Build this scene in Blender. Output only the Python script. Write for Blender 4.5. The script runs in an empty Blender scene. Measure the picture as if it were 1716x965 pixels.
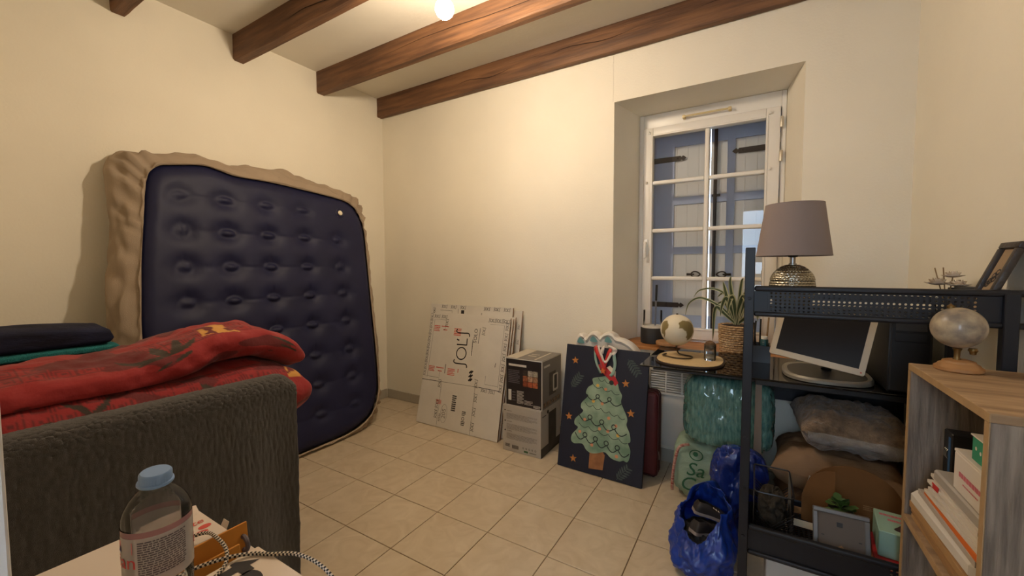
import bpy, bmesh, math, random
import numpy as np
from mathutils import Matrix, Vector, noise
random.seed(7)
scene = bpy.context.scene
COL = scene.collection
PI = math.pi

# ------------------------------------------------------------------ camera
cam_d = bpy.data.cameras.new('camera')
cam = bpy.data.objects.new('camera', cam_d)
COL.objects.link(cam)
cam_d.sensor_fit = 'HORIZONTAL'
cam_d.sensor_width = 36.0
cam_d.lens = 14.164
cam_d.clip_start = 0.01
cam.matrix_world = Matrix(((0.8575834, -0.0234158, 0.5138116, 2.9240769),
                           (0.5143343, 0.0454501, -0.8563846, -2.5942761),
                           (-0.0032998, 0.9986921, 0.0510208, 1.2079012),
                           (0, 0, 0, 1)))
scene.camera = cam

# ------------------------------------------------------------------ world and light
world = bpy.data.worlds.new('world')
scene.world = world
world.use_nodes = True
bg = world.node_tree.nodes['Background']
bg.inputs[0].default_value = (0.60, 0.78, 1.0, 1)
bg.inputs[1].default_value = 15.0
BULB = Vector((1.695, -1.131, 2.38))
# the only lamp is the glowing globe of the hanging bulb, built with the bulb below
scene.view_settings.view_transform = 'Standard'
scene.view_settings.look = 'None'
scene.view_settings.gamma = 1
scene.view_settings.use_curve_mapping = False
scene.view_settings.exposure = 0.0

# ------------------------------------------------------------------ materials
def lin(c):
    return tuple(((v / 255) / 12.92 if v / 255 <= 0.04045 else ((v / 255 + 0.055) / 1.055) ** 2.4) for v in c)

MATS = {}
def mat(name, rgb, rough=0.6, metal=0.0, var=0.0, scale=8.0, rgb2=None, bump=0.0, bscale=60.0, stretch=(1, 1, 1), sheen=0.0, coat=0.0, spec=0.5, detail=4):
    if name in MATS:
        return MATS[name]
    m = bpy.data.materials.new(name)
    m.use_nodes = True
    nt = m.node_tree
    b = nt.nodes['Principled BSDF']
    c = lin(rgb)
    b.inputs['Base Color'].default_value = (*c, 1)
    b.inputs['Roughness'].default_value = rough
    b.inputs['Metallic'].default_value = metal
    b.inputs['Sheen Weight'].default_value = sheen
    b.inputs['Coat Weight'].default_value = coat
    b.inputs['Specular IOR Level'].default_value = spec
    if var or rgb2 or bump:
        tc = nt.nodes.new('ShaderNodeTexCoord')
        mp = nt.nodes.new('ShaderNodeMapping')
        mp.inputs['Scale'].default_value = stretch
        nt.links.new(tc.outputs['Object'], mp.inputs[0])
    if var or rgb2:
        n = nt.nodes.new('ShaderNodeTexNoise')
        n.inputs['Scale'].default_value = scale
        n.inputs['Detail'].default_value = detail
        nt.links.new(mp.outputs[0], n.inputs['Vector'])
        r = nt.nodes.new('ShaderNodeValToRGB')
        c2 = lin(rgb2) if rgb2 else tuple(v * (1 - var) for v in c)
        r.color_ramp.elements[0].position = 0.36
        r.color_ramp.elements[1].position = 0.64
        r.color_ramp.elements[0].color = (*c2, 1)
        r.color_ramp.elements[1].color = (*c, 1)
        nt.links.new(n.outputs['Fac'], r.inputs[0])
        nt.links.new(r.outputs[0], b.inputs['Base Color'])
    if bump:
        n2 = nt.nodes.new('ShaderNodeTexNoise')
        n2.inputs['Scale'].default_value = bscale
        n2.inputs['Detail'].default_value = 5
        nt.links.new(mp.outputs[0], n2.inputs['Vector'])
        bn = nt.nodes.new('ShaderNodeBump')
        bn.inputs['Strength'].default_value = bump
        bn.inputs['Distance'].default_value = 0.01
        nt.links.new(n2.outputs['Fac'], bn.inputs['Height'])
        nt.links.new(bn.outputs[0], b.inputs['Normal'])
    MATS[name] = m
    return m

def glassy(name, tint, ior=1.45, rough=0.02, body=None, bodyfac=0.0):
    """thin clear sheet: transparent plus Fresnel gloss, optionally some body colour"""
    m = bpy.data.materials.new(name)
    m.use_nodes = True
    nt = m.node_tree
    nt.nodes.remove(nt.nodes['Principled BSDF'])
    out = nt.nodes['Material Output']
    t = nt.nodes.new('ShaderNodeBsdfTransparent')
    t.inputs[0].default_value = (*tint, 1)
    g = nt.nodes.new('ShaderNodeBsdfGlossy')
    g.inputs['Roughness'].default_value = rough
    fr = nt.nodes.new('ShaderNodeFresnel')
    fr.inputs[0].default_value = ior
    src = t
    if bodyfac:
        d = nt.nodes.new('ShaderNodeBsdfDiffuse')
        d.inputs[0].default_value = (*body, 1)
        mx = nt.nodes.new('ShaderNodeMixShader')
        mx.inputs[0].default_value = bodyfac
        nt.links.new(t.outputs[0], mx.inputs[1])
        nt.links.new(d.outputs[0], mx.inputs[2])
        src = mx
    m2 = nt.nodes.new('ShaderNodeMixShader')
    nt.links.new(fr.outputs[0], m2.inputs[0])
    nt.links.new(src.outputs[0], m2.inputs[1])
    nt.links.new(g.outputs[0], m2.inputs[2])
    nt.links.new(m2.outputs[0], out.inputs['Surface'])
    MATS[name] = m
    return m

def attr_mat(name, rough=0.7, sheen=0.0, bump=0.0, bscale=100.0, coat=0.0):
    """colour printed on the cloth is stored per vertex in the attribute 'print'"""
    m = mat(name, (128, 128, 128), rough, bump=bump, bscale=bscale, sheen=sheen, coat=coat)
    nt = m.node_tree
    a = nt.nodes.new('ShaderNodeAttribute')
    a.attribute_name = 'print'
    nt.links.new(a.outputs['Color'], nt.nodes['Principled BSDF'].inputs['Base Color'])
    return m

# ------------------------------------------------------------------ mesh builder
class B:
    def __init__(self, M=None):
        self.v = []; self.f = []; self.mi = []; self.M = M or Matrix.Identity(4); self.cur = 0; self.col = None
    def add(self, vs, fs, M=None):
        o = len(self.v)
        T = self.M @ M if M is not None else self.M
        for p in vs:
            self.v.append(tuple(T @ Vector(p)))
        for f in fs:
            self.f.append(tuple(i + o for i in f)); self.mi.append(self.cur)
        return self
    def box(self, x0, x1, y0, y1, z0, z1, bev=0.0, seg=2, M=None):
        if bev:
            bm = bmesh.new()
            bmesh.ops.create_cube(bm, size=1)
            for q in bm.verts:
                q.co = Vector(((x0 + x1) / 2 + q.co.x * (x1 - x0), (y0 + y1) / 2 + q.co.y * (y1 - y0), (z0 + z1) / 2 + q.co.z * (z1 - z0)))
            bmesh.ops.bevel(bm, geom=bm.edges[:], offset=bev, segments=seg, profile=0.5, affect='EDGES')
            bm.verts.index_update()
            self.add([q.co[:] for q in bm.verts], [[q.index for q in f.verts] for f in bm.faces], M)
            bm.free()
            return self
        vs = [(x, y, z) for x in (x0, x1) for y in (y0, y1) for z in (z0, z1)]
        fs = [(0, 1, 3, 2), (4, 6, 7, 5), (0, 4, 5, 1), (2, 3, 7, 6), (0, 2, 6, 4), (1, 5, 7, 3)]
        return self.add(vs, fs, M)
    def lathe(self, prof, c=(0, 0, 0), seg=32, M=None, cap=True):
        vs, fs = [], []
        n = len(prof)
        for r, z in prof:
            for k in range(seg):
                a = 2 * PI * k / seg
                vs.append((c[0] + r * math.cos(a), c[1] + r * math.sin(a), c[2] + z))
        for i in range(n - 1):
            for k in range(seg):
                k2 = (k + 1) % seg
                fs.append((i * seg + k, i * seg + k2, (i + 1) * seg + k2, (i + 1) * seg + k))
        if cap:
            if prof[0][0] > 1e-5: fs.append(tuple(range(seg - 1, -1, -1)))
            if prof[-1][0] > 1e-5: fs.append(tuple((n - 1) * seg + k for k in range(seg)))
        return self.add(vs, fs, M)
    def tube(self, pts, r, seg=8, closed=False, cap=True, M=None, checker=False):
        pts = [Vector(p) for p in pts]
        n = len(pts)
        rs = r if isinstance(r, (list, tuple)) else [r] * n
        vs, fs = [], []
        up = None
        for i, p in enumerate(pts):
            if closed: d = pts[(i + 1) % n] - pts[i - 1]
            else: d = pts[min(i + 1, n - 1)] - pts[max(i - 1, 0)]
            d.normalize()
            if up is None:
                up = d.orthogonal().normalized()
            up = (up - d * up.dot(d))
            if up.length < 1e-6: up = d.orthogonal()
            up.normalize()
            w = d.cross(up)
            for k in range(seg):
                a = 2 * PI * k / seg
                vs.append(p + (up * math.cos(a) + w * math.sin(a)) * rs[i])
        o = len(self.f)
        m = n if closed else n - 1
        for i in range(m):
            for k in range(seg):
                k2 = (k + 1) % seg
                j = (i + 1) % n
                fs.append((i * seg + k, i * seg + k2, j * seg + k2, j * seg + k))
        if cap and not closed:
            fs.append(tuple(range(seg - 1, -1, -1)))
            fs.append(tuple((n - 1) * seg + k for k in range(seg)))
        self.add(vs, fs, M)
        if checker:
            for i in range(m):
                for k in range(seg):
                    self.mi[o + i * seg + k] = ((i // 2) + (k // 2)) % 2
        return self
    def prism(self, poly, d, M=None, z0=0.0):
        """polygon in local xy, extruded along local +z by d"""
        n = len(poly)
        vs = [(x, y, z0) for x, y in poly] + [(x, y, z0 + d) for x, y in poly]
        fs = [tuple(range(n - 1, -1, -1)), tuple(range(n, 2 * n))]
        for i in range(n):
            j = (i + 1) % n
            fs.append((i, j, n + j, n + i))
        return self.add(vs, fs, M)
    def stroke(self, pts, w, M=None, z=0.0, d=0.0006, closed=False):
        """flat pen stroke in local xy"""
        P = [Vector((p[0], p[1])) for p in pts]
        n = len(P)
        L, R = [], []
        for i in range(n):
            if closed: t = P[(i + 1) % n] - P[i - 1]
            else: t = P[min(i + 1, n - 1)] - P[max(i - 1, 0)]
            if t.length < 1e-9: t = Vector((1, 0))
            t.normalize()
            q = Vector((-t.y, t.x)) * (w / 2)
            L.append(P[i] + q); R.append(P[i] - q)
        vs = [(p.x, p.y, z + d) for p in L] + [(p.x, p.y, z + d) for p in R]
        fs = []
        for i in range(n if closed else n - 1):
            j = (i + 1) % n
            fs.append((i, n + i, n + j, j))
        return self.add(vs, fs, M)
    def grid(self, fn, nu, nv, wrapu=False, M=None):
        vs = [fn(i / (nu if wrapu else nu - 1), j / (nv - 1)) for j in range(nv) for i in range(nu)]
        fs = []
        for j in range(nv - 1):
            for i in range(nu if wrapu else nu - 1):
                i2 = (i + 1) % nu
                fs.append((j * nu + i, j * nu + i2, (j + 1) * nu + i2, (j + 1) * nu + i))
        return self.add(vs, fs, M)
    def text(self, s, size, M=None, z=0.0005, align='CENTER', sx=1.0, fn=None, shear=0.0, bold=0.0):
        c = bpy.data.curves.new('tmp', 'FONT')
        c.body = s; c.size = size; c.align_x = align; c.align_y = 'CENTER'; c.shear = shear; c.offset = bold
        c.resolution_u = 3
        o = bpy.data.objects.new('tmp', c)
        COL.objects.link(o)
        me = bpy.data.meshes.new_from_object(o)
        vs = [(p.co.x * sx, p.co.y, z) for p in me.vertices]
        if fn: vs = [fn(p) for p in vs]
        fs = [tuple(p.vertices) for p in me.polygons]
        bpy.data.objects.remove(o); bpy.data.curves.remove(c); bpy.data.meshes.remove(me)
        return self.add(vs, fs, M)
    def obj(self, name, mats, parent=None, smooth=False, colors=None):
        if not isinstance(mats, (list, tuple)): mats = [mats]
        me = bpy.data.meshes.new(name)
        vs = self.v
        if parent is not None:
            inv = PM[parent.name]
            vs = [tuple(inv @ Vector(p)) for p in vs]
            me.from_pydata(vs, [], self.f)
        else:
            me.from_pydata(vs, [], self.f)
        for m in mats: me.materials.append(m)
        if len(mats) > 1:
            me.polygons.foreach_set('material_index', self.mi)
        if colors is not None:
            a = me.color_attributes.new('print', 'FLOAT_COLOR', 'POINT')
            a.data.foreach_set('color', np.array([(*c, 1.0) for c in colors], dtype=np.float32).ravel())
        bm = bmesh.new(); bm.from_mesh(me)
        bmesh.ops.delete(bm, geom=[q for q in bm.verts if not q.link_faces], context='VERTS')
        bmesh.ops.recalc_face_normals(bm, faces=bm.faces[:])
        bm.to_mesh(me); bm.free()
        if smooth:
            me.polygons.foreach_set('use_smooth', [True] * len(me.polygons))
            if smooth != 'all':
                me.set_sharp_from_angle(angle=math.radians(38))
        o = bpy.data.objects.new(name, me)
        COL.objects.link(o)
        if parent is not None: 
            o.parent = parent
            PM[o.name] = PM[parent.name]
        else:
            PM[o.name] = Matrix.Identity(4)
        return o

PM = {}
def tag(o, label, cat, group=None):
    o['label'] = label; o['category'] = cat
    if group: o['group'] = group
    return o
def thing(name, label, cat, loc, group=None, rz=0.0):
    o = bpy.data.objects.new(name, None)
    COL.objects.link(o)
    o.empty_display_size = 0.05
    o.location = loc
    o.rotation_euler = (0, 0, rz)
    PM[o.name] = (Matrix.Translation(Vector(loc)) @ Matrix.Rotation(rz, 4, 'Z')).inverted()
    return tag(o, label, cat, group)
def struct(o):
    o['kind'] = 'structure'
    return o
def recenter(o):
    """put the origin of a top-level mesh at the middle of its base"""
    me = o.data
    co = np.array([v.co[:] for v in me.vertices])
    c = Vector(((co[:, 0].min() + co[:, 0].max()) / 2, (co[:, 1].min() + co[:, 1].max()) / 2, co[:, 2].min()))
    me.transform(Matrix.Translation(-c))
    o.location = c
    return o
def frame_matrix(o, ex, ey):
    """local x along ex, local y along ey, local z out of the sheet"""
    ex = Vector(ex).normalized(); ey = Vector(ey); ey = (ey - ex * ey.dot(ex)).normalized(); ez = ex.cross(ey)
    return Matrix(((ex.x, ey.x, ez.x, o[0]), (ex.y, ey.y, ez.y, o[1]), (ex.z, ey.z, ez.z, o[2]), (0, 0, 0, 1)))
def nz(p, s=1.0, seed=0.0):
    return noise.noise(Vector((p[0] * s + seed, p[1] * s + seed * 1.7, p[2] * s - seed)))
def rrect(x0, x1, y0, y1, r, n=5):
    P = []
    for cx, cy, a0 in ((x1 - r, y0 + r, -PI / 2), (x1 - r, y1 - r, 0), (x0 + r, y1 - r, PI / 2), (x0 + r, y0 + r, PI)):
        for k in range(n + 1):
            a = a0 + PI / 2 * k / n
            P.append((cx + r * math.cos(a), cy + r * math.sin(a)))
    return P
def circ(cx, cy, r, n=20, ry=None):
    return [(cx + r * math.cos(2 * PI * k / n), cy + (ry or r) * math.sin(2 * PI * k / n)) for k in range(n)]
def smooth_path(pts, n=8, closed=False):
    P = [Vector(p) for p in pts]
    out = []
    m = len(P)
    for i in range(m if closed else m - 1):
        p0 = P[(i - 1) % m] if closed or i > 0 else P[0]
        p1 = P[i]; p2 = P[(i + 1) % m]
        p3 = P[(i + 2) % m] if closed or i + 2 < m else P[-1]
        for k in range(n):
            t = k / n
            out.append(0.5 * ((2 * p1) + (-p0 + p2) * t + (2 * p0 - 5 * p1 + 4 * p2 - p3) * t * t + (-p0 + 3 * p1 - 3 * p2 + p3) * t ** 3))
    if not closed: out.append(P[-1].copy())
    return out

# ================================================================== THE ROOM
RX, RY, RZ = 3.55, -2.55, 2.716        # right wall, near wall, ceiling
wall_m = mat('painted plaster', (238, 231, 214), 0.75, var=0.06, scale=1.5, bump=0.12, bscale=90)
ceil_m = mat('ceiling paint', (232, 226, 212), 0.8, var=0.05, scale=2.0, bump=0.1, bscale=40)
grout_m = mat('grout', (112, 88, 60), 0.9)
def tile_material():
    m = mat('ceramic tile', (205, 188, 160), 0.32, var=0.1, scale=5)
    nt = m.node_tree
    b = nt.nodes['Principled BSDF']
    tc = nt.nodes.new('ShaderNodeTexCoord')
    oi = nt.nodes.new('ShaderNodeObjectInfo')
    vm = nt.nodes.new('ShaderNodeVectorMath'); vm.operation = 'ADD'
    sc = nt.nodes.new('ShaderNodeVectorMath'); sc.operation = 'SCALE'
    cx = nt.nodes.new('ShaderNodeCombineXYZ')
    for k in range(3): nt.links.new(oi.outputs['Random'], cx.inputs[k])
    nt.links.new(cx.outputs[0], sc.inputs[0]); sc.inputs['Scale'].default_value = 37
    nt.links.new(tc.outputs['Object'], vm.inputs[0]); nt.links.new(sc.outputs[0], vm.inputs[1])
    n = nt.nodes.new('ShaderNodeTexNoise'); n.inputs['Scale'].default_value = 9; n.inputs['Detail'].default_value = 6; n.inputs['Distortion'].default_value = 1.6
    nt.links.new(vm.outputs[0], n.inputs['Vector'])
    r = nt.nodes.new('ShaderNodeValToRGB')
    for e, (p, c) in zip(r.color_ramp.elements, ((0.30, (190, 172, 146)), (0.72, (206, 190, 166)))):
        e.position = p; e.color = (*lin(c), 1)
    nt.links.new(n.outputs['Fac'], r.inputs[0])
    nt.links.new(r.outputs[0], b.inputs['Base Color'])
    return m
tile_m = tile_material()

fl = struct(B().box(-0.12, RX + 0.12, RY - 0.14, 0.0, -0.1, -0.0035).obj('floor', grout_m))
T = 0.30
xs = [0.0] + [0.108 + T * k for k in range(12)] + [RX]
ys = [0.0] + [-0.2256 - T * k for k in range(8)] + [RY]
tb = B(); tb.box(-0.5, 0.5, -0.5, 0.5, -0.5, 0.5)
bm = bmesh.new()
bmesh.ops.create_cube(bm, size=1)
for q in bm.verts: q.co = Vector((q.co.x * 0.2965, q.co.y * 0.2965, q.co.z * 0.008))
bmesh.ops.bevel(bm, geom=[e for e in bm.edges if e.verts[0].co.z > 0 and e.verts[1].co.z > 0], offset=0.0018, segments=2, profile=0.5, affect='EDGES')
tile_me = bpy.data.meshes.new('tile'); bm.to_mesh(tile_me); bm.free()
tile_me.materials.append(tile_m)
for i in range(len(xs) - 1):
    for j in range(len(ys) - 1):
        w, h = xs[i + 1] - xs[i], ys[j] - ys[j + 1]
        if w < 0.02 or h < 0.02: continue
        o = bpy.data.objects.new('tile', tile_me)
        COL.objects.link(o); o.parent = fl
        o.location = ((xs[i] + xs[i + 1]) / 2, (ys[j] + ys[j + 1]) / 2, -0.004 + random.uniform(-0.0004, 0.0001))
        o.scale = ((w - 0.0035) / 0.2965, (h - 0.0035) / 0.2965, 1)
        o.rotation_euler = (random.uniform(-0.0015, 0.0015), random.uniform(-0.0015, 0.0015), 0)

struct(B().box(-0.12, 0.0, RY - 0.14, 0.6, -0.1, RZ + 0.1).obj('wall_left', wall_m))
struct(B().box(RX, RX + 0.12, RY - 0.14, 0.6, -0.1, RZ + 0.1).obj('wall_right', wall_m))
struct(B().box(-0.12, RX + 0.12, RY - 0.14, 0.6, RZ, RZ + 0.12).obj('ceiling', ceil_m))
# window wall with splayed reveal
WX0, WX1, WZ0, WZ1 = 2.135, 3.128, 0.69, 2.259
FX0, FX1, FD = 2.213, 3.071, 0.338
def ring_wall(name, x0, x1, z0, z1, loops, m):
    """wall slab with a hole: loops = [(y, hx0, hx1, hz0, hz1)...] from the room side outwards"""
    b = B()
    ya, yb = loops[0][0], loops[-1][0]
    vs = []
    for y, a0, a1, c0, c1 in loops:
        vs += [(a0, y, c0), (a1, y, c0), (a1, y, c1), (a0, y, c1)]
    n = len(loops)
    vs += [(x0, ya, z0), (x1, ya, z0), (x1, ya, z1), (x0, ya, z1), (x0, yb, z0), (x1, yb, z0), (x1, yb, z1), (x0, yb, z1)]
    o = 4 * n
    fs = []
    for k in range(4):
        k2 = (k + 1) % 4
        fs.append((o + k, o + k2, k2, k))
        fs.append((o + 4 + k, 4 * (n - 1) + k, 4 * (n - 1) + k2, o + 4 + k2))
        fs.append((o + k, o + 4 + k, o + 4 + k2, o + k2))
        for i in range(n - 1):
            fs.append((4 * i + k, 4 * i + k2, 4 * (i + 1) + k2, 4 * (i + 1) + k))
    b.add(vs, fs)
    return struct(b.obj(name, m))
ring_wall('wall_back', 0, RX, -0.1, RZ, [(0, WX0, WX1, WZ0, WZ1), (FD, FX0, FX1, WZ0, WZ1), (FD + 0.06, FX0, FX1, WZ0, WZ1), (0.60, FX0, FX1, WZ0, WZ1)], wall_m)
# near wall: the doorway the picture is taken from
DX0, DX1, DZ = 2.449, 3.42, 2.08
ring_wall('wall_front', 0, RX, -0.1, RZ, [(RY, DX0, DX1, 0.0, DZ), (RY - 0.14, DX0, DX1, 0.0, DZ)], wall_m)
# corridor behind the doorway with a narrow window
HY0, HY1, HX0, HX1 = RY - 0.14, -3.5, 2.0, 4.1
struct(B().box(HX0, HX1, HY1 - 0.12, HY0, -0.1, 0.0).obj('floor_corridor', tile_m))
struct(B().box(HX0, HX1, HY1 - 0.12, HY0, 2.5, 2.6).obj('ceiling_corridor', ceil_m))
struct(B().box(HX0 - 0.1, HX0, HY1 - 0.12, HY0, -0.1, 2.6).obj('wall_corridor_left', wall_m))
struct(B().box(HX1, HX1 + 0.1, HY1 - 0.12, HY0, -0.1, 2.6).obj('wall_corridor_right', wall_m))
ring_wall('wall_corridor', HX0, HX1, -0.1, 2.6, [(HY1, 2.77, 3.07, 0.85, 2.02), (HY1 - 0.12, 2.77, 3.07, 0.85, 2.02)], wall_m)
struct(B().box(RX + 0.12, HX1, HY0 - 0.001, HY0 + 0.05, -0.1, 2.6).obj('wall_corridor_front', wall_m))
trim_m = mat('white door trim', (214, 208, 206), 0.45)
struct(B().box(DX0 - 0.07, DX0 - 0.012, RY, RY + 0.012, 0.0, DZ + 0.07, 0.003).box(DX0 - 0.012, DX0 + 0.003, RY - 0.14, RY + 0.012, 0.0, DZ, 0.002).obj('trim_1', trim_m))
struct(B().box(DX1, DX1 + 0.07, RY, RY + 0.012, 0.0, DZ + 0.07, 0.003).obj('trim_2', trim_m))
# skirting tiles
base_m = mat('skirting tile', (176, 168, 152), 0.5, var=0.06, scale=6, bump=0.05)
def skirting(name, along, pos, a0, a1):
    root = bpy.data.objects.new(name, None); COL.objects.link(root); struct(root); PM[root.name] = Matrix.Identity(4)
    n = max(1, round((a1 - a0) / 0.30))
    for k in range(n):
        p, q = a0 + (a1 - a0) * k / n + 0.001, a0 + (a1 - a0) * (k + 1) / n - 0.001
        b = B()
        if along == 'x': b.box(p, q, pos - 0.011, pos - 0.0005, 0.001, 0.081, 0.003)
        elif along == 'l': b.box(0.0005, 0.011, p, q, 0.001, 0.081, 0.003)
        else: b.box(RX - 0.011, RX - 0.0005, p, q, 0.001, 0.081, 0.003)
        b.obj('skirting_tile', base_m, root)
skirting('baseboard_back', 'x', 0.0, 0.012, RX - 0.012)
skirting('baseboard_left', 'l', 0.0, RY, -0.012)
skirting('baseboard_right', 'r', 0.0, RY, -0.012)

# ------------------------------------------------------------------ ceiling beams
def wood_mat(name, dark, light, axis_scale, rough=0.6, bump=0.25, scale=3.0):
    m = mat(name, light, rough, rgb2=dark, scale=scale, stretch=axis_scale, bump=bump, bscale=scale * 5, detail=8)
    return m
beam_m = wood_mat('old beam wood', (84, 56, 38), (126, 88, 58), (0.7, 9, 9), 0.62, 0.35, 3.0)
crack_m = mat('beam crack', (48, 30, 18), 0.9)
def beam(y0, y1, seed, label, crack=False):
    n = 90
    z0 = 2.553
    root = thing('ceiling_beam', label, 'beam', ((RX) / 2, (y0 + y1) / 2, z0), 'wooden beams across the ceiling')
    b = B()
    prof = [(0, 1), (0, 0.5), (0, 0.06), (0.12, 0), (0.5, 0), (0.88, 0), (1, 0.06), (1, 0.5), (1, 1)]
    H = RZ - z0 - 0.001
    def fn(u, v):
        i = round(v * (len(prof) - 1))
        py, pz = prof[i]
        x = 0.002 + u * (RX - 0.004)
        w = 0.004 * nz((x * 3, py * 2, pz * 2), 1.0, seed) + 0.0025 * nz((x * 14, py * 3, pz), 1.0, seed + 3)
        y = y0 + py * (y1 - y0) + (w if 0 < i < 8 else 0) * (1 if py > 0.5 else -1)
        if y > -0.003: y = -0.003
        z = z0 + pz * H + (0.5 * w if pz < 0.9 else 0) + (0.004 * nz((x * 2, 0, 0), 1, seed + 9) if pz < 0.2 else 0)
        return (x, y, z)
    b.grid(fn, n, len(prof))
    b.f.append(tuple(k * n for k in range(len(prof)))); b.mi.append(0)
    b.f.append(tuple(k * n + n - 1 for k in range(len(prof)))); b.mi.append(0)
    b.obj('timber', beam_m, root, smooth=True)
    if crack:
        c = B()
        for x0_, x1_, za in crack:
            pts = [(x0_ + (x1_ - x0_) * k / 14, z0 + za + 0.012 * math.sin(k * 0.5) + 0.004 * nz((k * 0.7, 1, 2), 1, seed)) for k in range(15)]
            c.tube([(p, y0 - 0.0032, q) for p, q in pts], [0.0002 + 0.0018 * math.sin(PI * k / 14) for k in range(15)], 5)
        c.obj('split', crack_m, root)
    # peeling paint flecks where the timber enters the wall
    return root
beam(-0.060, -0.008, 1.0, 'brown wooden ceiling beam running along the top of the window wall', [(1.7, 2.3, 0.09), (2.6, 3.3, 0.10), (0.9, 1.4, 0.07)])
beam(-0.640, -0.572, 2.0, 'brown wooden ceiling beam with a long split, just window-side of the bulb', [(0.75, 2.4, 0.085), (2.5, 3.3, 0.06)])
beam(-1.222, -1.152, 3.0, 'brown wooden ceiling beam on the door side of the bulb', [(0.6, 1.3, 0.06)])
beam(-1.806, -1.741, 4.0, 'brown wooden ceiling beam above the bedding pile', [(0.4, 1.2, 0.08)])

# ------------------------------------------------------------------ bulb on a cord
root = thing('light_bulb', 'bare glowing light bulb hanging from the ceiling', 'light bulb', (BULB.x, BULB.y, BULB.z - 0.05))
em = bpy.data.materials.new('glowing bulb'); em.use_nodes = True
nt = em.node_tree; nt.nodes.remove(nt.nodes['Principled BSDF'])
e = nt.nodes.new('ShaderNodeEmission'); e.inputs[0].default_value = (1.0, 0.81, 0.59, 1); e.inputs[1].default_value = 620
nt.links.new(e.outputs[0], nt.nodes['Material Output'].inputs[0])
prof = [(0.0, -0.045)] + [(0.042 * math.sin(a), -0.003 - 0.042 * math.cos(a)) for a in [PI * k / 12 for k in range(1, 9)]] + [(0.022, 0.035), (0.015, 0.05), (0.0145, 0.058)]
B().lathe(prof, BULB).obj('globe', em, root, smooth='all')
B().lathe([(0.0135, 0.056), (0.019, 0.06), (0.02, 0.1), (0.012, 0.112), (0.006, 0.12)], BULB).obj('socket', mat('white plastic', (225, 222, 214), 0.4), root, smooth=True)
B().tube([BULB + Vector((0, 0, 0.115)), BULB + Vector((0, 0, RZ - BULB.z - 0.02))], 0.003).obj('cord', MATS['white plastic'], root)
B().lathe([(0.035, 0), (0.03, -0.015), (0.008, -0.022)], (BULB.x, BULB.y, RZ - 0.0005)).obj('ceiling_rose', MATS['white plastic'], root, smooth=True)

# ------------------------------------------------------------------ window
win = bpy.data.objects.new('window_1', None); COL.objects.link(win); struct(win); win.location = (2.64, FD, WZ0)
PM['window_1'] = Matrix.Translation(win.location).inverted()
pvc = mat('white window paint', (236, 232, 224), 0.35)
F0 = FD - 0.002
def frame_bars(name, x0, x1, z0, z1, wl, wr, wb, wt, y0, y1, bev=0.004):
    b = B()
    b.box(x0, x0 + wl, y0, y1, z0, z1, bev); b.box(x1 - wr, x1, y0, y1, z0, z1, bev)
    b.box(x0 + wl, x1 - wr, y0, y1, z0, z0 + wb, bev); b.box(x0 + wl, x1 - wr, y0, y1, z1 - wt, z1, bev)
    return b.obj(name, pvc, win, smooth=True)
frame_bars('window_frame', FX0 + 0.001, FX1 - 0.001, 0.708, WZ1 - 0.001, 0.03, 0.025, 0.012, 0.095, FD + 0.004, FD + 0.06)
SX0, SX1, SZ0, SZ1 = 2.246, 3.040, 0.722, 2.162
GX0, GX1, GZ0, GZ1 = 2.308, 2.967, 0.796, 2.103
frame_bars('sash', SX0, SX1, SZ0, SZ1, GX0 - SX0, SX1 - GX1, GZ0 - SZ0, SZ1 - GZ1, FD - 0.014, FD + 0.045, 0.006)
frame_bars('glazing_bead', GX0 - 0.012, GX1 + 0.012, GZ0 - 0.012, GZ1 + 0.012, 0.012, 0.012, 0.012, 0.012, FD - 0.02, FD - 0.008, 0.003)
def half_round(b, p0, p1, w, vertical):
    if vertical: b.box(p0[0] - w / 2, p0[0] + w / 2, FD - 0.012, FD + 0.03, p0[1], p1[1], 0.007, 3)
    else: b.box(p0[0], p1[0], FD - 0.012, FD + 0.03, p0[1] - w / 2, p0[1] + w / 2, 0.007, 3)
MX = 2.646
b = B(); half_round(b, (MX, GZ0), (MX, GZ1), 0.026, True); b.obj('glazing_bar', pvc, win, smooth=True)
zr = [1.787, 1.458, 1.129]
for z in zr:
    for a0, a1 in ((GX0, MX - 0.013), (MX + 0.013, GX1)):
        b = B(); half_round(b, (a0, z), (a1, z), 0.026, False); b.obj('glazing_bar', pvc, win, smooth=True)
pane_m = glassy('window glass', (0.93, 0.96, 0.97), 1.5, 0.0)
zz = [GZ1] + zr + [GZ0]
for a0, a1 in ((GX0, MX - 0.013), (MX + 0.013, GX1)):
    for k in range(4):
        t, bt = zz[k] - (0.013 if k else 0), zz[k + 1] + (0.013 if k < 3 else 0)
        B().add([(a0, FD + 0.012, bt), (a1, FD + 0.012, bt), (a1, FD + 0.012, t), (a0, FD + 0.012, t)], [(0, 1, 2, 3)]).obj('pane', pane_m, win)
sill_m = wood_mat('oak sill', (150, 96, 50), (192, 134, 78), (1.2, 14, 14), 0.45, 0.1, 3)
b = B()
b.prism([(WX0 + 0.001, -0.02), (WX1 - 0.001, -0.02), (WX1 - 0.001, 0.0), (FX1 - 0.001, FD + 0.004), (FX0 + 0.001, FD + 0.004), (WX0 + 0.001, 0.0)], 0.014, z0=WZ0 + 0.001)
b.obj('window_sill', sill_m, win)
metal_w = mat('hinge metal', (214, 206, 190), 0.35, 0.6)
for z in (2.066, 1.866, 1.02):
    B().lathe([(0.009, -0.03), (0.009, -0.001), (0.008, 0.0), (0.009, 0.001), (0.009, 0.03), (0.006, 0.034)], (3.046, FD - 0.016, z), 12).obj('hinge', metal_w, win, smooth=True)
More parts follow.
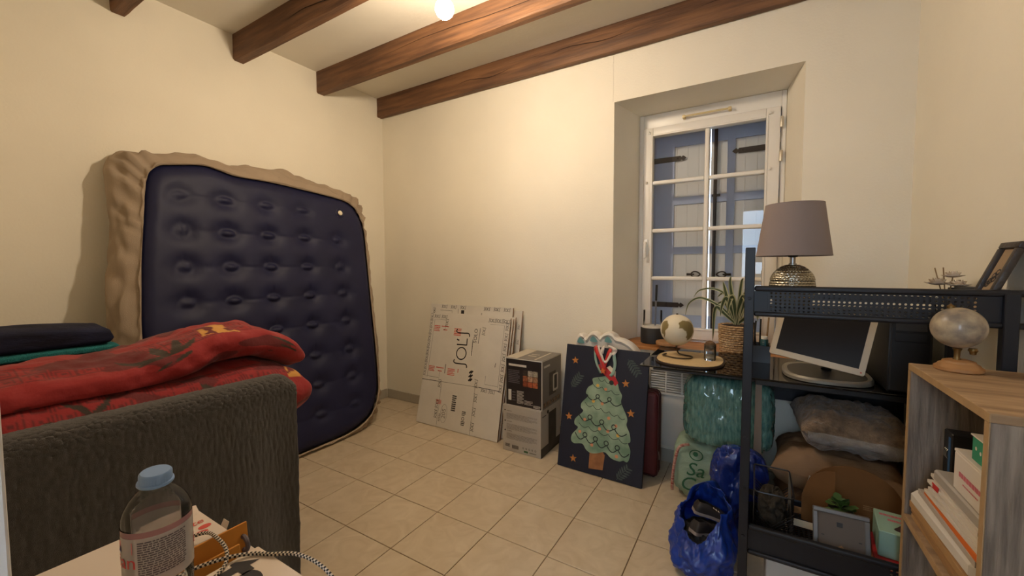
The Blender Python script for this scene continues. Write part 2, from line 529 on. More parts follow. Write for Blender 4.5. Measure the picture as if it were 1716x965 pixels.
h = B().box(2.258, 2.284, FD - 0.026, FD - 0.013, 1.29, 1.40, 0.004); h.obj('handle_plate', pvc, win, smooth=True)
B().box(2.262, 2.280, FD - 0.05, FD - 0.026, 1.36, 1.38, 0.004).box(2.262, 2.280, FD - 0.062, FD - 0.045, 1.27, 1.382, 0.006).obj('handle', pvc, win, smooth=True)
brass = mat('brass', (214, 194, 146), 0.4, 0.35)
b = B().tube([(2.512, FD - 0.03, 2.196), (2.765, FD - 0.03, 2.196)], 0.006, 10)
for x in (2.505, 2.772): b.box(x - 0.009, x + 0.009, FD - 0.035, FD + 0.004, 2.186, 2.206, 0.003)
b.obj('curtain_rod', brass, win, smooth=True)
for x, z in ((2.285, 2.128), (2.985, 2.128), (2.27, 1.79), (2.99, 1.80)):
    B().box(x - 0.006, x + 0.006, FD - 0.026, FD - 0.013, z - 0.008, z + 0.008, 0.002).tube([(x, FD - 0.026, z + 0.004), (x, FD - 0.034, z), (x, FD - 0.034, z + 0.012)], 0.002, 6).obj('hook', pvc, win)

# ------------------------------------------------------------------ closed shutters outside
def shutter_mat(name, rgb, tr):
    m = bpy.data.materials.new(name); m.use_nodes = True
    nt = m.node_tree; p = nt.nodes['Principled BSDF']
    p.inputs['Base Color'].default_value = (*lin(rgb), 1); p.inputs['Roughness'].default_value = 0.5
    t = nt.nodes.new('ShaderNodeBsdfTranslucent'); t.inputs[0].default_value = (0.85, 0.85, 0.9, 1)
    mx = nt.nodes.new('ShaderNodeMixShader'); mx.inputs[0].default_value = tr
    nt.links.new(p.outputs[0], mx.inputs[1]); nt.links.new(t.outputs[0], mx.inputs[2])
    nt.links.new(mx.outputs[0], nt.nodes['Material Output'].inputs[0])
    return m
sh_panel = shutter_mat('shutter panel', (226, 220, 214), 0.05)
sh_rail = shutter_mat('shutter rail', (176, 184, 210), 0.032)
iron = mat('dark wrought iron', (52, 42, 40), 0.6, 0.5)
SY = 0.56
def shutter(x0, x1, cols, label, side):
    root = thing('shutter', label, 'shutter', ((x0 + x1) / 2, SY, 0.70))
    n = 6
    for k in range(n):                                        # tongue and groove boards
        a0, a1 = x0 + (x1 - x0) * k / n, x0 + (x1 - x0) * (k + 1) / n
        B().box(a0, a1, SY, SY + 0.012, 0.705, 2.25, 0.0015, 1).obj('board', sh_panel, root)
    B().box(x0, x1, SY + 0.0122, SY + 0.016, 0.705, 2.25).obj('backing_sheet', sh_panel, root)
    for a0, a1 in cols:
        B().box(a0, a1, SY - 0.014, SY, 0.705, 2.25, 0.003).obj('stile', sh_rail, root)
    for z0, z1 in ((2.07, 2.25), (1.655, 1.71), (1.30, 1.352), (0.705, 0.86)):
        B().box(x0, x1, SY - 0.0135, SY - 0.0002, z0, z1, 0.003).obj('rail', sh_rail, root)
    for z in (1.985, 0.93):
        sgn = 1 if side == 'l' else -1
        xa = x0 if side == 'l' else x1
        xb = 2.455 if side == 'l' else 2.82
        P = [(xa, z - 0.02), (xb, z - 0.017), (xb + sgn * 0.006, z - 0.008), (xb + sgn * 0.016, z - 0.018), (xb + sgn * 0.026, z - 0.012), (xb + sgn * 0.04, z), (xb + sgn * 0.026, z + 0.012), (xb + sgn * 0.016, z + 0.018), (xb + sgn * 0.006, z + 0.008), (xb, z + 0.017), (xa, z + 0.02)]
        B().prism(P, 0.004, frame_matrix((0, SY - 0.015, 0), (1, 0, 0), (0, 0, 1))).obj('strap_hinge', iron, root)
        B().lathe([(0.006, 0), (0.005, 0.004), (0.0, 0.006)], (0, 0, 0), 10, frame_matrix((xb - sgn * 0.02, SY - 0.019, z), (1, 0, 0), (0, 0, 1))).obj('rivet', iron, root)
    return root
sl = shutter(FX0 + 0.004, 2.6455, [(FX0 + 0.004, 2.415)], 'closed white shutter leaf whose strap hinge points right, behind the panes', 'l')
sr = shutter(2.6505, FX1 - 0.004, [(2.752, 2.80)], 'closed white shutter leaf with the dark locking rod, behind the panes', 'r')
B().tube([(2.682, SY - 0.028, 0.74), (2.682, SY - 0.028, 2.24)], 0.011, 10).obj('locking_rod', iron, sr, smooth=True)
for z in (1.70, 1.12): B().box(2.664, 2.714, SY - 0.03, SY - 0.0142, z - 0.008, z + 0.008, 0.002).obj('rod_bracket', iron, sr)
def scroll(cx, cz, sgn, parent):
    b = B()
    for q in (-1, 1):
        b.tube(smooth_path([(cx, SY - 0.024, cz), (cx + sgn * 0.02, SY - 0.024, cz + q * 0.016), (cx + sgn * 0.045, SY - 0.024, cz + q * 0.018), (cx + sgn * 0.06, SY - 0.024, cz + q * 0.004), (cx + sgn * 0.04, SY - 0.024, cz)], 6), 0.005, 8)
    b.tube([(cx + sgn * 0.05, SY - 0.024, cz), (cx + sgn * 0.09, SY - 0.024, cz)], [0.006, 0.009], 8)
    b.obj('latch_scroll', iron, parent, smooth=True)
scroll(2.60, 1.155, -1, sl)
scroll(2.70, 1.155, 1, sr)
# hairline crack in the plaster over the window
cb = B(); pts = [(2.128 + 0.004 * nz((k, 0, 0), 0.7, 4), -0.0004, 2.262 + k * 0.0285) for k in range(11)]
cb.tube(pts, 0.0006, 4)
struct(cb.obj('trim_3', mat('plaster crack', (150, 138, 116), 0.9)))

# ================================================================== AIR MATTRESS AGAINST THE LEFT WALL
MAT_OUT = [(-1.85, 0.70), (-1.852, 0.889), (-1.835, 1.10), (-1.819, 1.267), (-1.79, 1.48), (-1.768, 1.64), (-1.745, 1.72), (-1.70, 1.765), (-1.643, 1.782), (-1.50, 1.811), (-1.41, 1.80), (-1.319, 1.782),
           (-1.105, 1.782), (-0.86, 1.766), (-0.623, 1.744), (-0.53, 1.725), (-0.465, 1.68), (-0.425, 1.60), (-0.408, 1.489), (-0.425, 1.06), (-0.442, 0.641), (-0.465, 0.322), (-0.50, 0.19), (-0.56, 0.105), (-0.66, 0.05), (-0.80, 0.022),
           (-1.0, 0.018), (-1.2, 0.016), (-1.5, 0.018), (-1.70, 0.05), (-1.80, 0.13), (-1.84, 0.28), (-1.85, 0.48)]
OUT = [(p.x, p.y) for p in smooth_path([(a, c, 0) for a, c in MAT_OUT], 6, closed=True)]
MC = (-1.13, 0.90)
def plane_x(z): return 0.505 - z / 6.0
NB = len(OUT)
# parameter of the outline by direction from the centre
ang = sorted([(math.atan2(c - MC[1], (a - MC[0]) * 1.3), a, c) for a, c in OUT])
def outline(t):
    t = (t + PI) % (2 * PI) - PI
    lo_, hi_ = 0, len(ang)
    import bisect
    i = bisect.bisect_left(ang, (t, -9, -9))
    a1 = ang[i % len(ang)]; a0 = ang[i - 1]
    d = (a1[0] - a0[0]) % (2 * PI); u = ((t - a0[0]) % (2 * PI)) / d if d > 1e-9 else 0
    return (a0[1] + (a1[1] - a0[1]) * u, a0[2] + (a1[2] - a0[2]) * u)
def btn_rows():
    P = []
    for r, z in enumerate((1.61, 1.415, 1.215, 1.02, 0.82, 0.615, 0.42, 0.225)):
        for c, y in enumerate((-1.627, -1.399, -1.163, -0.92, -0.668)):
            yy = y - (0.012 * r if c < 4 else 0.008 * r) * (0.35 if c < 2 else 0.6)
            if r == 0 and c == 4: continue
            P.append((yy, z))
    return P
BT = btn_rows()
def quilt(y, z, edge):
    h = 0.0
    for by, bz in BT:
        dy, dz = y - by, z - bz
        if abs(dy) > 0.16 or abs(dz) > 0.16: continue
        r2 = (dy / 0.066) ** 2 + (dz / 0.052) ** 2
        h -= 0.036 * math.exp(-r2)
        q = (dy / 0.034) ** 2 + (dz / 0.019) ** 2
        h += 0.030 * math.exp(-q * q)
        # pleat from the button to the next one
        if 0.02 < dz < 0.16: h -= 0.005 * math.exp(-(dy / 0.006) ** 2) * math.exp(-((dz - 0.055) / 0.025) ** 2)
        if abs(dy) > 0.04: h -= 0.004 * math.exp(-((dz) / 0.008) ** 2) * math.exp(-((abs(dy) - 0.09) / 0.035) ** 2)
    return h * min(1.0, edge * 3.2)
navy = mat('navy flocked vinyl', (24, 27, 62), 0.55, var=0.15, scale=5, spec=0.35, bump=0.04, bscale=500)
amat = thing('air_mattress', 'dark navy air mattress with rows of round dimples leaning on the wall', 'mattress', (0.35, -1.13, 0.0))
b = B()
NA, NR = 260, 110
def face(u, v):
    t = 2 * PI * u
    r = v
    oy, oz = outline(t)
    y = MC[0] + (oy - MC[0]) * r; z = MC[1] + (oz - MC[1]) * r
    e = 1 - r
    dep = 0.075 * (1 - math.sqrt(max(0.0, 1 - max(0.0, (0.10 - e) / 0.10) ** 2)))
    return (plane_x(z) - dep + quilt(y, z, e) + 0.004 * nz((y, z, 0), 4, 2), y, z)
b.grid(face, NA, NR, wrapu=True)
def side(u, v):
    oy, oz = outline(2 * PI * u)
    k = 0.030 * math.sin(PI * v)
    l = math.hypot(oy - MC[0], oz - MC[1]); s = 1 + k / l
    y = MC[0] + (oy - MC[0]) * s; z = max(0.004, MC[1] + (oz - MC[1]) * s)
    return (plane_x(z) - 0.075 - v * 0.105, y, z)
b.grid(side, NA, 7, wrapu=True)
def back(u, v):
    oy, oz = outline(2 * PI * u)
    y = MC[0] + (oy - MC[0]) * (1 - v); z = MC[1] + (oz - MC[1]) * (1 - v)
    return (plane_x(z) - 0.18, y, z)
b.grid(back, NA, 4, wrapu=True)
o = b.obj('mattress_body', navy, amat, smooth='all')
VM = frame_matrix((plane_x(1.625) + 0.004, -0.637, 1.62), (0, 1, 0), (-1 / 6, 0, 1))
B().lathe([(0.036, -0.02), (0.036, 0.001), (0.030, 0.004), (0.026, 0.002)], (0, 0, 0), 28, VM).obj('valve_seat', navy, amat, smooth=True)
B().lathe([(0.017, 0.0), (0.018, 0.008), (0.014, 0.012), (0.0, 0.012)], (0, 0, 0), 24, VM).obj('valve_cap', mat('ivory plastic', (232, 222, 198), 0.4), amat, smooth=True)

# fitted sheet pulled over the back and sides
sheet_m = mat('taupe cotton', (164, 146, 126), 0.85, var=0.1, scale=4, bump=0.2, bscale=300)
b = B()
def ext(y, z):
    """how far the loose sheet stands out from the mattress edge"""
    k = 0.018
    k += 0.105 * math.exp(-((y + 1.80) / 0.10) ** 2) * math.exp(-((z - 1.64) / 0.17) ** 2)
    k += 0.040 * math.exp(-((y + 1.80) / 0.12) ** 2) * math.exp(-((z - 1.2) / 0.4) ** 2)
    k += 0.018 * math.exp(-((y + 1.46) / 0.05) ** 2) * (1 if z > 1.5 else 0)
    k += 0.055 * math.exp(-((y + 0.9) / 0.45) ** 2) * (1 if z > 1.5 else 0)
    k += 0.08 * math.exp(-((y + 0.42) / 0.10) ** 2) * math.exp(-((z - 1.72) / 0.16) ** 2)
    k += 0.035 * math.exp(-((y + 0.5) / 0.15) ** 2) * math.exp(-((z - 0.12) / 0.14) ** 2)
    return k
def shf(u, v):
    t = 2 * PI * u
    oy, oz = outline(t)
    l = math.hypot(oy - MC[0], oz - MC[1])
    k = ext(oy, oz)
    corner = math.exp(-((oy + 1.78) / 0.14) ** 2) * math.exp(-((oz - 1.66) / 0.2) ** 2) + math.exp(-((oy + 0.44) / 0.12) ** 2) * math.exp(-((oz - 1.65) / 0.2) ** 2) + 0.6 * math.exp(-((oy + 0.5) / 0.2) ** 2) * math.exp(-((oz - 0.15) / 0.2) ** 2)
    # cross-section: gathered elastic hem on the face, out over the side, back to the wall side
    stations = [(-0.012, 0.004), (-0.004, 0.012), (0.004, -0.004), (0.35, -0.035), (0.75, -0.07), (1.0, -0.11), (0.95, -0.15), (0.6, -0.19), (-0.6, -0.192)]
    f = v * (len(stations) - 1); i = min(int(f), len(stations) - 2); w = f - i
    so = stations[i][0] + (stations[i + 1][0] - stations[i][0]) * w
    sd = stations[i][1] + (stations[i + 1][1] - stations[i][1]) * w
    base = 0.034 if v > 0.2 else 0.0
    off = (so * k + (base if so > 0.2 else base * max(so, 0) / 0.2)) if so > 0 else so * (1 if so > -0.1 else 0.3)
    arc = t * 1.0
    g = math.sin(arc * 95 + 4 * nz((oy, oz, 0), 6, 1)) * 0.011 * corner * math.exp(-((v - 0.36) / 0.22) ** 2)
    wr = 0.018 * nz((oy * 2, oz * 2, v * 2.0), 3.0, 5) * min(1, v * 3) + 0.014 * nz((oy * 5, oz * 5, v * 3), 3.0, 8) * min(1, v * 3)
    off += g * 1.6 + wr
    s = 1 + off / l
    y = MC[0] + (oy - MC[0]) * s; z = max(0.0045, MC[1] + (oz - MC[1]) * s)
    x = plane_x(oz) - 0.022 + sd + g + wr * 0.5
    # keep clear of the wall, and let the loose corner sit behind the face
    x = max(x, 0.006)
    return (x, y, z)
b.grid(shf, 420, 34, wrapu=True)
b.obj('fitted_sheet', sheet_m, None, smooth='all')
recenter(bpy.data.objects['fitted_sheet'])
tag(bpy.data.objects['fitted_sheet'], 'crumpled taupe fitted sheet stretched round the edges of the navy air mattress', 'bed sheet')

# ================================================================== DAYBED WITH PLUSH THROW AND BEDDING
chair_m = mat('dark grey upholstery', (70, 64, 60), 0.9, bump=0.2, bscale=200)
day = thing('daybed', 'low dark upholstered daybed under the red duvet and folded blankets', 'daybed', (1.0, -2.13, 0.0))
B().box(0.60, 1.42, -2.52, -1.735, 0.06, 0.36, 0.02).obj('base', chair_m, day, smooth=True)
B().box(0.61, 1.35, -2.51, -1.74, 0.361, 0.555, 0.05, 4).obj('seat_cushion', chair_m, day, smooth=True)
B().box(1.362, 1.416, -2.52, -1.735, 0.361, 0.775, 0.02, 3).obj('backrest', chair_m, day, smooth=True)
for x in (0.66, 1.36):
    for y in (-2.46, -1.80): B().lathe([(0.018, 0.0005), (0.026, 0.06)], (x, y, 0), 14).obj('leg', mat('black plastic', (24, 24, 26), 0.5), day, smooth=True)
plush = mat('grey brown plush', (62, 56, 53), 0.95, rgb2=(46, 41, 39), scale=90, sheen=0.35, bump=0.7, bscale=700)
b = B()
TS = [(1.432, 0.012), (1.434, 0.2), (1.434, 0.4), (1.434, 0.6), (1.434, 0.74), (1.430, 0.778), (1.415, 0.797), (1.389, 0.802), (1.362, 0.796), (1.350, 0.775), (1.346, 0.70), (1.344, 0.62)]
TP = smooth_path([(a, 0, c) for a, c in TS], 16)
def throw(u, v):
    p = TP[min(len(TP) - 1, round(v * (len(TP) - 1)))]
    y = -1.722 - u * 0.80
    d = 0.0022 * nz((p.x * 120, y * 120, p.z * 120), 1.0, 1) + 0.0016 * nz((p.x * 230, y * 230, p.z * 230), 1.0, 6)
    fold = 0.010 * math.sin(y * 26 + 1.2 * math.sin(p.z * 3)) * max(0.0, min(1, (0.74 - p.z) * 2)) * math.exp(-((y + 1.78) / 0.20) ** 2)
    # the far corner is rounded off
    zc = p.z
    k = max(0.0, 1 - u * 0.80 / 0.05)
    if zc > 0.72: zc -= 0.035 * k * k * (zc - 0.72) / 0.08
    return (p.x + (d + fold if v < 0.55 else -d * 0.5) + (0.002 if v < 0.5 else 0), y, zc + d)
b.grid(throw, 240, len(TP))
# end hem over the end of the backrest
def hem(u, v):
    z = 0.012 + v * 0.755
    x = 1.352 + u * 0.081
    d = 0.003 * nz((x * 60, 7, z * 60), 1.0, 1)
    return (x, -1.7215 + d + 0.006 * math.sin(u * PI), z)
b.grid(hem, 12, 130)
to = b.obj('throw_blanket', plush, None, smooth='all')
sm = to.modifiers.new('thickness', 'SOLIDIFY'); sm.thickness = 0.008; sm.offset = 1.0
recenter(to)
tag(to, 'grey brown plush throw draped over the back of the daybed', 'blanket')

# red printed duvet folded in two thick layers
def in_poly(x, y, P):
    c = False; n = len(P); j = n - 1
    for i in range(n):
        if (P[i][1] > y) != (P[j][1] > y) and x < (P[j][0] - P[i][0]) * (y - P[i][1]) / (P[j][1] - P[i][1]) + P[i][0]: c = not c
        j = i
    return c
def leaf_poly(x0, y0, x1, y1, w, bend):
    L, R = [], []
    dx, dy = x1 - x0, y1 - y0; l = math.hypot(dx, dy); nx, ny = -dy / l, dx / l
    for k in range(9):
        t = k / 8; ww = w * math.sin(PI * min(1, t * 0.92 + 0.05)) ** 0.8
        cx, cy = x0 + dx * t + nx * bend * math.sin(PI * t), y0 + dy * t + ny * bend * math.sin(PI * t)
        L.append((cx + nx * ww, cy + ny * ww)); R.append((cx - nx * ww, cy - ny * ww))
    return L + R[::-1]
red, red2, green, yel = lin((142, 28, 30)), lin((98, 20, 24)), lin((50, 40, 30)), lin((196, 140, 64))
def key_pattern(a, c):
    """squared spiral meander, a along the cloth, c across it (metres)"""
    s = 0.052
    i = math.floor(a / s); x = a / s - i - 0.5; y = (c % s) / s - 0.5
    m = max(abs(x), abs(y))
    ringed = (0.40 < m < 0.47) or (0.23 < m < 0.30) or (m < 0.10)
    if x > 0.1 and abs(y) < 0.05 and m > 0.1: ringed = False
    return ringed
def duvet_layer(name, x0, x1, zb, zt, yfar, droop, leaves, patch, keyrow, seed):
    b = B(); cols = []
    NY, NC = 230, 200
    cx, hw = (x0 + x1) / 2, (x1 - x0) / 2
    def fn(u, v):
        a = 2 * PI * u
        s = v * 0.885
        y = yfar - s
        end = min(1.0, max(0.0, (0.16 - s) / 0.16))
        taper = math.sqrt(max(0.0, 1 - end ** 2.6)) if end > 0 else 1.0
        ca, sa = math.cos(a), math.sin(a)
        n = 2.7
        r = (abs(ca) ** n + abs(sa) ** n) ** (-1 / n)
        hz = (zt - zb) / 2
        lift = 0.010 * math.sin(s * 7 + seed) + droop(s)
        top = hz * (0.55 + 0.45 * taper)
        x = cx + hw * ca * r * (0.86 + 0.14 * taper)
        z = zb + hz + lift + (top * sa * r)
        w = 0.016 * nz((x * 1.5, y * 1.0, z * 2), 4, seed) + 0.009 * nz((x * 2, y * 2, z * 2), 9, seed + 2) + 0.004 * nz((x, y, z), 26, seed + 4)
        x += w * ca; z += w * sa
        if s < 0.16: y += 0.02 * nz((x, z, 0), 8, seed) + 0.05 * (1 - abs(sa) ** 2) * end
        return (x, y, max(z, zb + 0.0 if s > 0.14 else zb - 0.09))
    b.grid(fn, NC, NY, wrapu=True)
    b.f.append(tuple(range(NC))); b.mi.append(0)
    b.f.append(tuple(NC * (NY - 1) + k for k in range(NC))); b.mi.append(0)
    for j in range(NY):
        for i in range(NC):
            u, s = i / NC, j / (NY - 1) * 0.885
            c = (u if u < 0.75 else u - 1) * 4.0 * (hw + (zt - zb) / 2)        # metres round the section, 0 at the room side, up positive
            col = red
            if keyrow[0] < c < keyrow[1] and key_pattern(s, c - keyrow[0]): col = red2
            elif nz((s * 3, c * 6, seed), 2.5, seed) > 0.22: col = red2
            for P in patch:
                if in_poly(s, c, P): col = yel if nz((s, c, 3), 34, 2) < 0.12 else red2
            for P in leaves:
                if in_poly(s, c, P): col = green
            cols.append(col)
    return b, cols
duv_m = attr_mat('printed duvet cotton', 0.8, 0.1, 0.25, 60)
duvet = thing('folded_duvet', 'bright red duvet with palm and yellow print folded in two thick layers', 'duvet', (1.1, -2.1, 0.556))
lv = [leaf_poly(0.42, 0.10, 0.33, 0.15, 0.012, 0.01), leaf_poly(0.42, 0.10, 0.38, 0.19, 0.014, 0.012), leaf_poly(0.42, 0.10, 0.44, 0.19, 0.016, -0.01), leaf_poly(0.42, 0.10, 0.54, 0.16, 0.012, -0.02), leaf_poly(0.42, 0.10, 0.50, 0.09, 0.010, 0.01), leaf_poly(0.42, 0.06, 0.46, 0.02, 0.008, 0.0), leaf_poly(0.36, 0.08, 0.41, 0.05, 0.012, 0.0),
      leaf_poly(0.05, 0.03, 0.12, 0.06, 0.012, 0), leaf_poly(0.04, 0.0, 0.10, 0.0, 0.010, 0)]
pt = [[(0.20, 0.10), (0.31, 0.14), (0.30, 0.215), (0.21, 0.215), (0.225, 0.16)]]
b, cols = duvet_layer('upper', 0.92, 1.29, 0.835, 0.965, -1.625, lambda s: 0.034 * math.exp(-((s - 0.22) / 0.16) ** 2) - 0.050 * min(1.0, max(0.0, (s - 0.28) / 0.25)) - 0.075 * max(0.0, (0.14 - s) / 0.14) ** 1.5, lv, pt, (0.115, 0.219), 3)
b.obj('upper_layer', duv_m, duvet, smooth='all', colors=cols)
lv2 = [leaf_poly(0.62, 0.05, 0.56, 0.12, 0.010, 0.01), leaf_poly(0.60, 0.02, 0.70, 0.06, 0.011, -0.01), leaf_poly(0.61, 0.05, 0.66, 0.12, 0.009, 0.01), leaf_poly(0.30, 0.05, 0.34, 0.09, 0.012, 0), leaf_poly(0.58, 0.04, 0.50, 0.02, 0.008, 0)]
pt2 = [[(0.02, 0.05), (0.07, 0.05), (0.06, 0.13), (0.02, 0.12)]]
b, cols = duvet_layer('lower', 0.90, 1.340, 0.560, 0.852, -1.635, lambda s: -0.02 * max(0.0, (0.2 - s) / 0.2), [[(a, c + 0.085) for a, c in P] for P in lv2], [[(a, c + 0.06) for a, c in P] for P in pt2], (0.125, 0.229), 8)
b.obj('lower_layer', duv_m, duvet, smooth='all', colors=cols)

# folded blankets behind the duvet
def slab(name, x0, x1, y0, y1, z0, z1, m, label, cat, seed, group=None, bulge=0.0):
    b = B()
    def fn(u, v):
        a = 2 * PI * u
        ca, sa = math.cos(a), math.sin(a)
        n = 5.0; r = (abs(ca) ** n + abs(sa) ** n) ** (-1 / n)
        e = min(1.0, v / 0.035, (1 - v) / 0.035); k = math.sqrt(max(0.0, 1 - (1 - e) ** 2))
        y = y0 + (y1 - y0) * v
        x = (x0 + x1) / 2 + (x1 - x0) / 2 * ca * r
        h = (z1 - z0) / 2
        z = (z0 + z1) / 2 + h * sa * r * (0.4 + 0.6 * k)
        z += (0.006 * nz((x * 3, y * 3, z), 3, seed) + bulge * math.sin(PI * v) ) * (1 if sa > 0 else 0)
        y += 0.008 * nz((x, z * 6, seed), 7, seed)
        return (x, y, z)
    b.grid(fn, 44, 76, wrapu=True)
    b.f.append(tuple(range(44))); b.mi.append(0)
    b.f.append(tuple(44 * 75 + k for k in range(44))); b.mi.append(0)
    o = b.obj(name, m, None, smooth='all')
    recenter(o)
    return tag(o, label, cat, group)
nav2 = mat('navy fleece', (36, 40, 64), 0.85, rgb2=(24, 24, 38), scale=7, stretch=(1, 1, 4), bump=0.3, bscale=60, spec=0.2)
teal = mat('teal towelling', (30, 118, 122), 0.95, var=0.2, scale=60, bump=0.6, bscale=300)
drk = mat('dark brown fleece', (40, 30, 32), 0.95, bump=0.4, bscale=150)
slab('folded_blanket', 0.57, 0.88, -2.535, -2.085, 0.554, 0.724, mat('charcoal fleece', (58, 54, 56), 0.95, bump=0.4, bscale=150), 'charcoal folded blanket, lowest of the pile behind the duvet', 'blanket', 1)
slab('folded_blanket', 0.57, 0.88, -2.535, -2.08, 0.722, 0.902, drk, 'dark brown folded blanket right under the teal towel', 'blanket', 2)
slab('folded_towel', 0.57, 0.885, -2.535, -2.062, 0.900, 0.930, teal, 'teal folded towel between two dark blankets', 'towel', 3)
slab('folded_blanket', 0.57, 0.88, -2.535, -2.08, 0.928, 0.992, nav2, 'navy folded blanket on top of the pile, above the teal towel', 'blanket', 4, bulge=0.014)
# beige cushion leaning at the end of the pile
b = B()
def cush(cx, cy, cz, ax, ay, az, seed, n=2.6, puff=0.0):
    def fn(u, v):
        a, e = 2 * PI * u, PI * (v - 0.5)
        def sp(c, q): return math.copysign(abs(c) ** (2 / q), c)
        x = sp(math.cos(e), 2.0) * sp(math.cos(a), 4.0); y = sp(math.cos(e), 2.0) * sp(math.sin(a), 4.0); z = sp(math.sin(e), 2.2)
        k = 1 - 0.16 * (min(abs(x), abs(y)))**2
        w = 0.02 * nz((x, y, z), 2.2, seed) + 0.012 * nz((x, y, z), 6, seed)
        return (ax * x * (1 + 0.3 * w), ay * y * (1 + 0.3 * w), az * (z * k + 2 * w))
    return fn
CM = Matrix.Translation((0.72, -1.965, 0.715)) @ Matrix.Rotation(math.radians(-66), 4, 'X')
b.grid(cush(0, 0, 0, 0.13, 0.155, 0.05, 3), 60, 40, wrapu=True, M=CM)
o = b.obj('cushion', mat('beige cotton', (178, 158, 124), 0.9, bump=0.2, bscale=200), None, smooth='all'); recenter(o)
tag(o, 'beige cushion propped between the blanket pile and the red duvet', 'cushion')

# ================================================================== FLATTENED CARTONS AGAINST THE WINDOW WALL
card_w = mat('white carton board', (214, 208, 198), 0.75, var=0.04, scale=10)
card_b = mat('raw carton edge', (128, 84, 52), 0.9, var=0.3, scale=80)
ink = mat('black print', (38, 34, 36), 0.7)
ink_r = mat('red print', (206, 84, 70), 0.7)
ink_g = mat('grey print', (128, 120, 112), 0.7)
def letter_sols(b, h, M, z=0.0006, w=0.10):
    """thin drawn logotype SOL'S, first letter at x = 0, cap height h"""
    k = h; sw = w * h
    def S(x0): return smooth_path([(x0 - 0.10 * k, -0.16 * k, 0), (x0 + 0.04 * k, -0.16 * k, 0), (x0 + 0.16 * k, -0.02 * k, 0), (x0 + 0.16 * k, 0.4 * k, 0), (x0 + 0.18 * k, 0.95 * k, 0), (x0 + 0.30 * k, 1.12 * k, 0), (x0 + 0.46 * k, 1.06 * k, 0)], 6)
    b.stroke([(p.x, p.y) for p in S(0)], sw, M, z)
    b.stroke(circ(0.95 * k, 0.46 * k, 0.46 * k, 22), sw, M, z, closed=True)
    b.stroke([(1.62 * k, 0.98 * k), (1.62 * k, 0.0)], sw, M, z)
    b.stroke([(1.60 * k, 0.02 * k), (2.12 * k, 0.02 * k)], sw, M, z)
    b.stroke([(2.02 * k, 1.02 * k), (1.94 * k, 0.78 * k)], sw * 1.2, M, z)
    b.stroke([(p.x, p.y) for p in S(2.36 * k)], sw, M, z)
def fine(b, x0, x1, y0, y1, rows, M, z=0.0006, fill=0.55, seed=1, words=True):
    """lines of small unreadable print"""
    rnd = random.Random(seed)
    h = (y1 - y0) / rows
    for r in range(rows):
        x = x0
        end = x1 - (rnd.random() * 0.25 * (x1 - x0) if r % 3 == 2 else 0)
        while x < end - 1e-5:
            w = min(end - x, rnd.uniform(0.04, 0.12) * (x1 - x0)) if words else end - x
            yb = y1 - (r + 0.5) * h
            b.add([(x, yb - h * fill / 2, z), (x + w, yb - h * fill / 2, z), (x + w, yb + h * fill / 2, z), (x, yb + h * fill / 2, z)], [(0, 1, 2, 3)], M)
            x += w + 0.012 * (x1 - x0)
def carton(label, xbl, xbr, ybot, H, ytop, xtl, xtr, t=0.005, prints=0, seed=0):
    """one flattened carton leaning on the wall; local x right, y up the sheet, z towards the room"""
    lean = math.atan2(abs(ytop - ybot), H)
    root = thing('flattened_carton', label, 'cardboard', ((xbl + xbr) / 2, ybot, 0.0), 'flattened cartons by the wall')
    tilt = (xtl - xbl)
    M = frame_matrix((xbl, ybot, 0.0022 + t * math.sin(lean)), (1, 0, 0), (0, (ytop - ybot), H))
    # local z must face the room (-y): ex x ey = x cross up-ish = -y
    L = H / math.cos(lean)
    w = xbr - xbl
    poly = [(0, 0), (w, 0), (w + (xtr - xbr), L), (xtl - xbl, L)]
    B().prism(poly, t, M, z0=-t).obj('board', [card_w], root)
    e = B()
    e.prism([(w, 0.0), (w + 0.0012, 0.0), (w + 0.0012 + (xtr - xbr), L), (w + (xtr - xbr), L)], t * 0.86, M, z0=-t * 0.93)
    e.obj('raw_edge', card_b, root)
    return root, M, w, L
# sheets from the wall outwards
specs = [('white flattened carton, rearmost of the stack, right up against the wall', 0.70, 1.468, -0.170, 0.885, -0.035, 0.70, 1.478),
         ('tall white flattened carton whose top sticks up over the front one', 0.635, 1.405, -0.205, 0.905, -0.058, 0.615, 1.412),
         ('white flattened carton second behind the front sheet', 0.70, 1.446, -0.250, 0.84, -0.085, 0.70, 1.45),
         ('white flattened carton directly behind the front sheet', 0.67, 1.432, -0.285, 0.83, -0.105, 0.68, 1.442)]
SH = []
for k, s in enumerate(specs):
    SH.append(carton(s[0], s[1], s[2], s[3], s[4], s[5], s[6], s[7], 0.010, seed=k))
front = carton("white flattened carton printed with a large SOL'S logo, front of the stack", 0.676, 1.434, -0.318, 0.838, -0.128, 0.682, 1.434, 0.008)
def edge_logos(root, M, pts, h, ang, seed=0):
    b = B()
    for x, y in pts:
        letter_sols(b, h, M @ Matrix.Translation((x, y, 0)) @ Matrix.Rotation(ang, 4, 'Z'), w=0.16)
    b.obj('printed_edge_logos', ink, root)
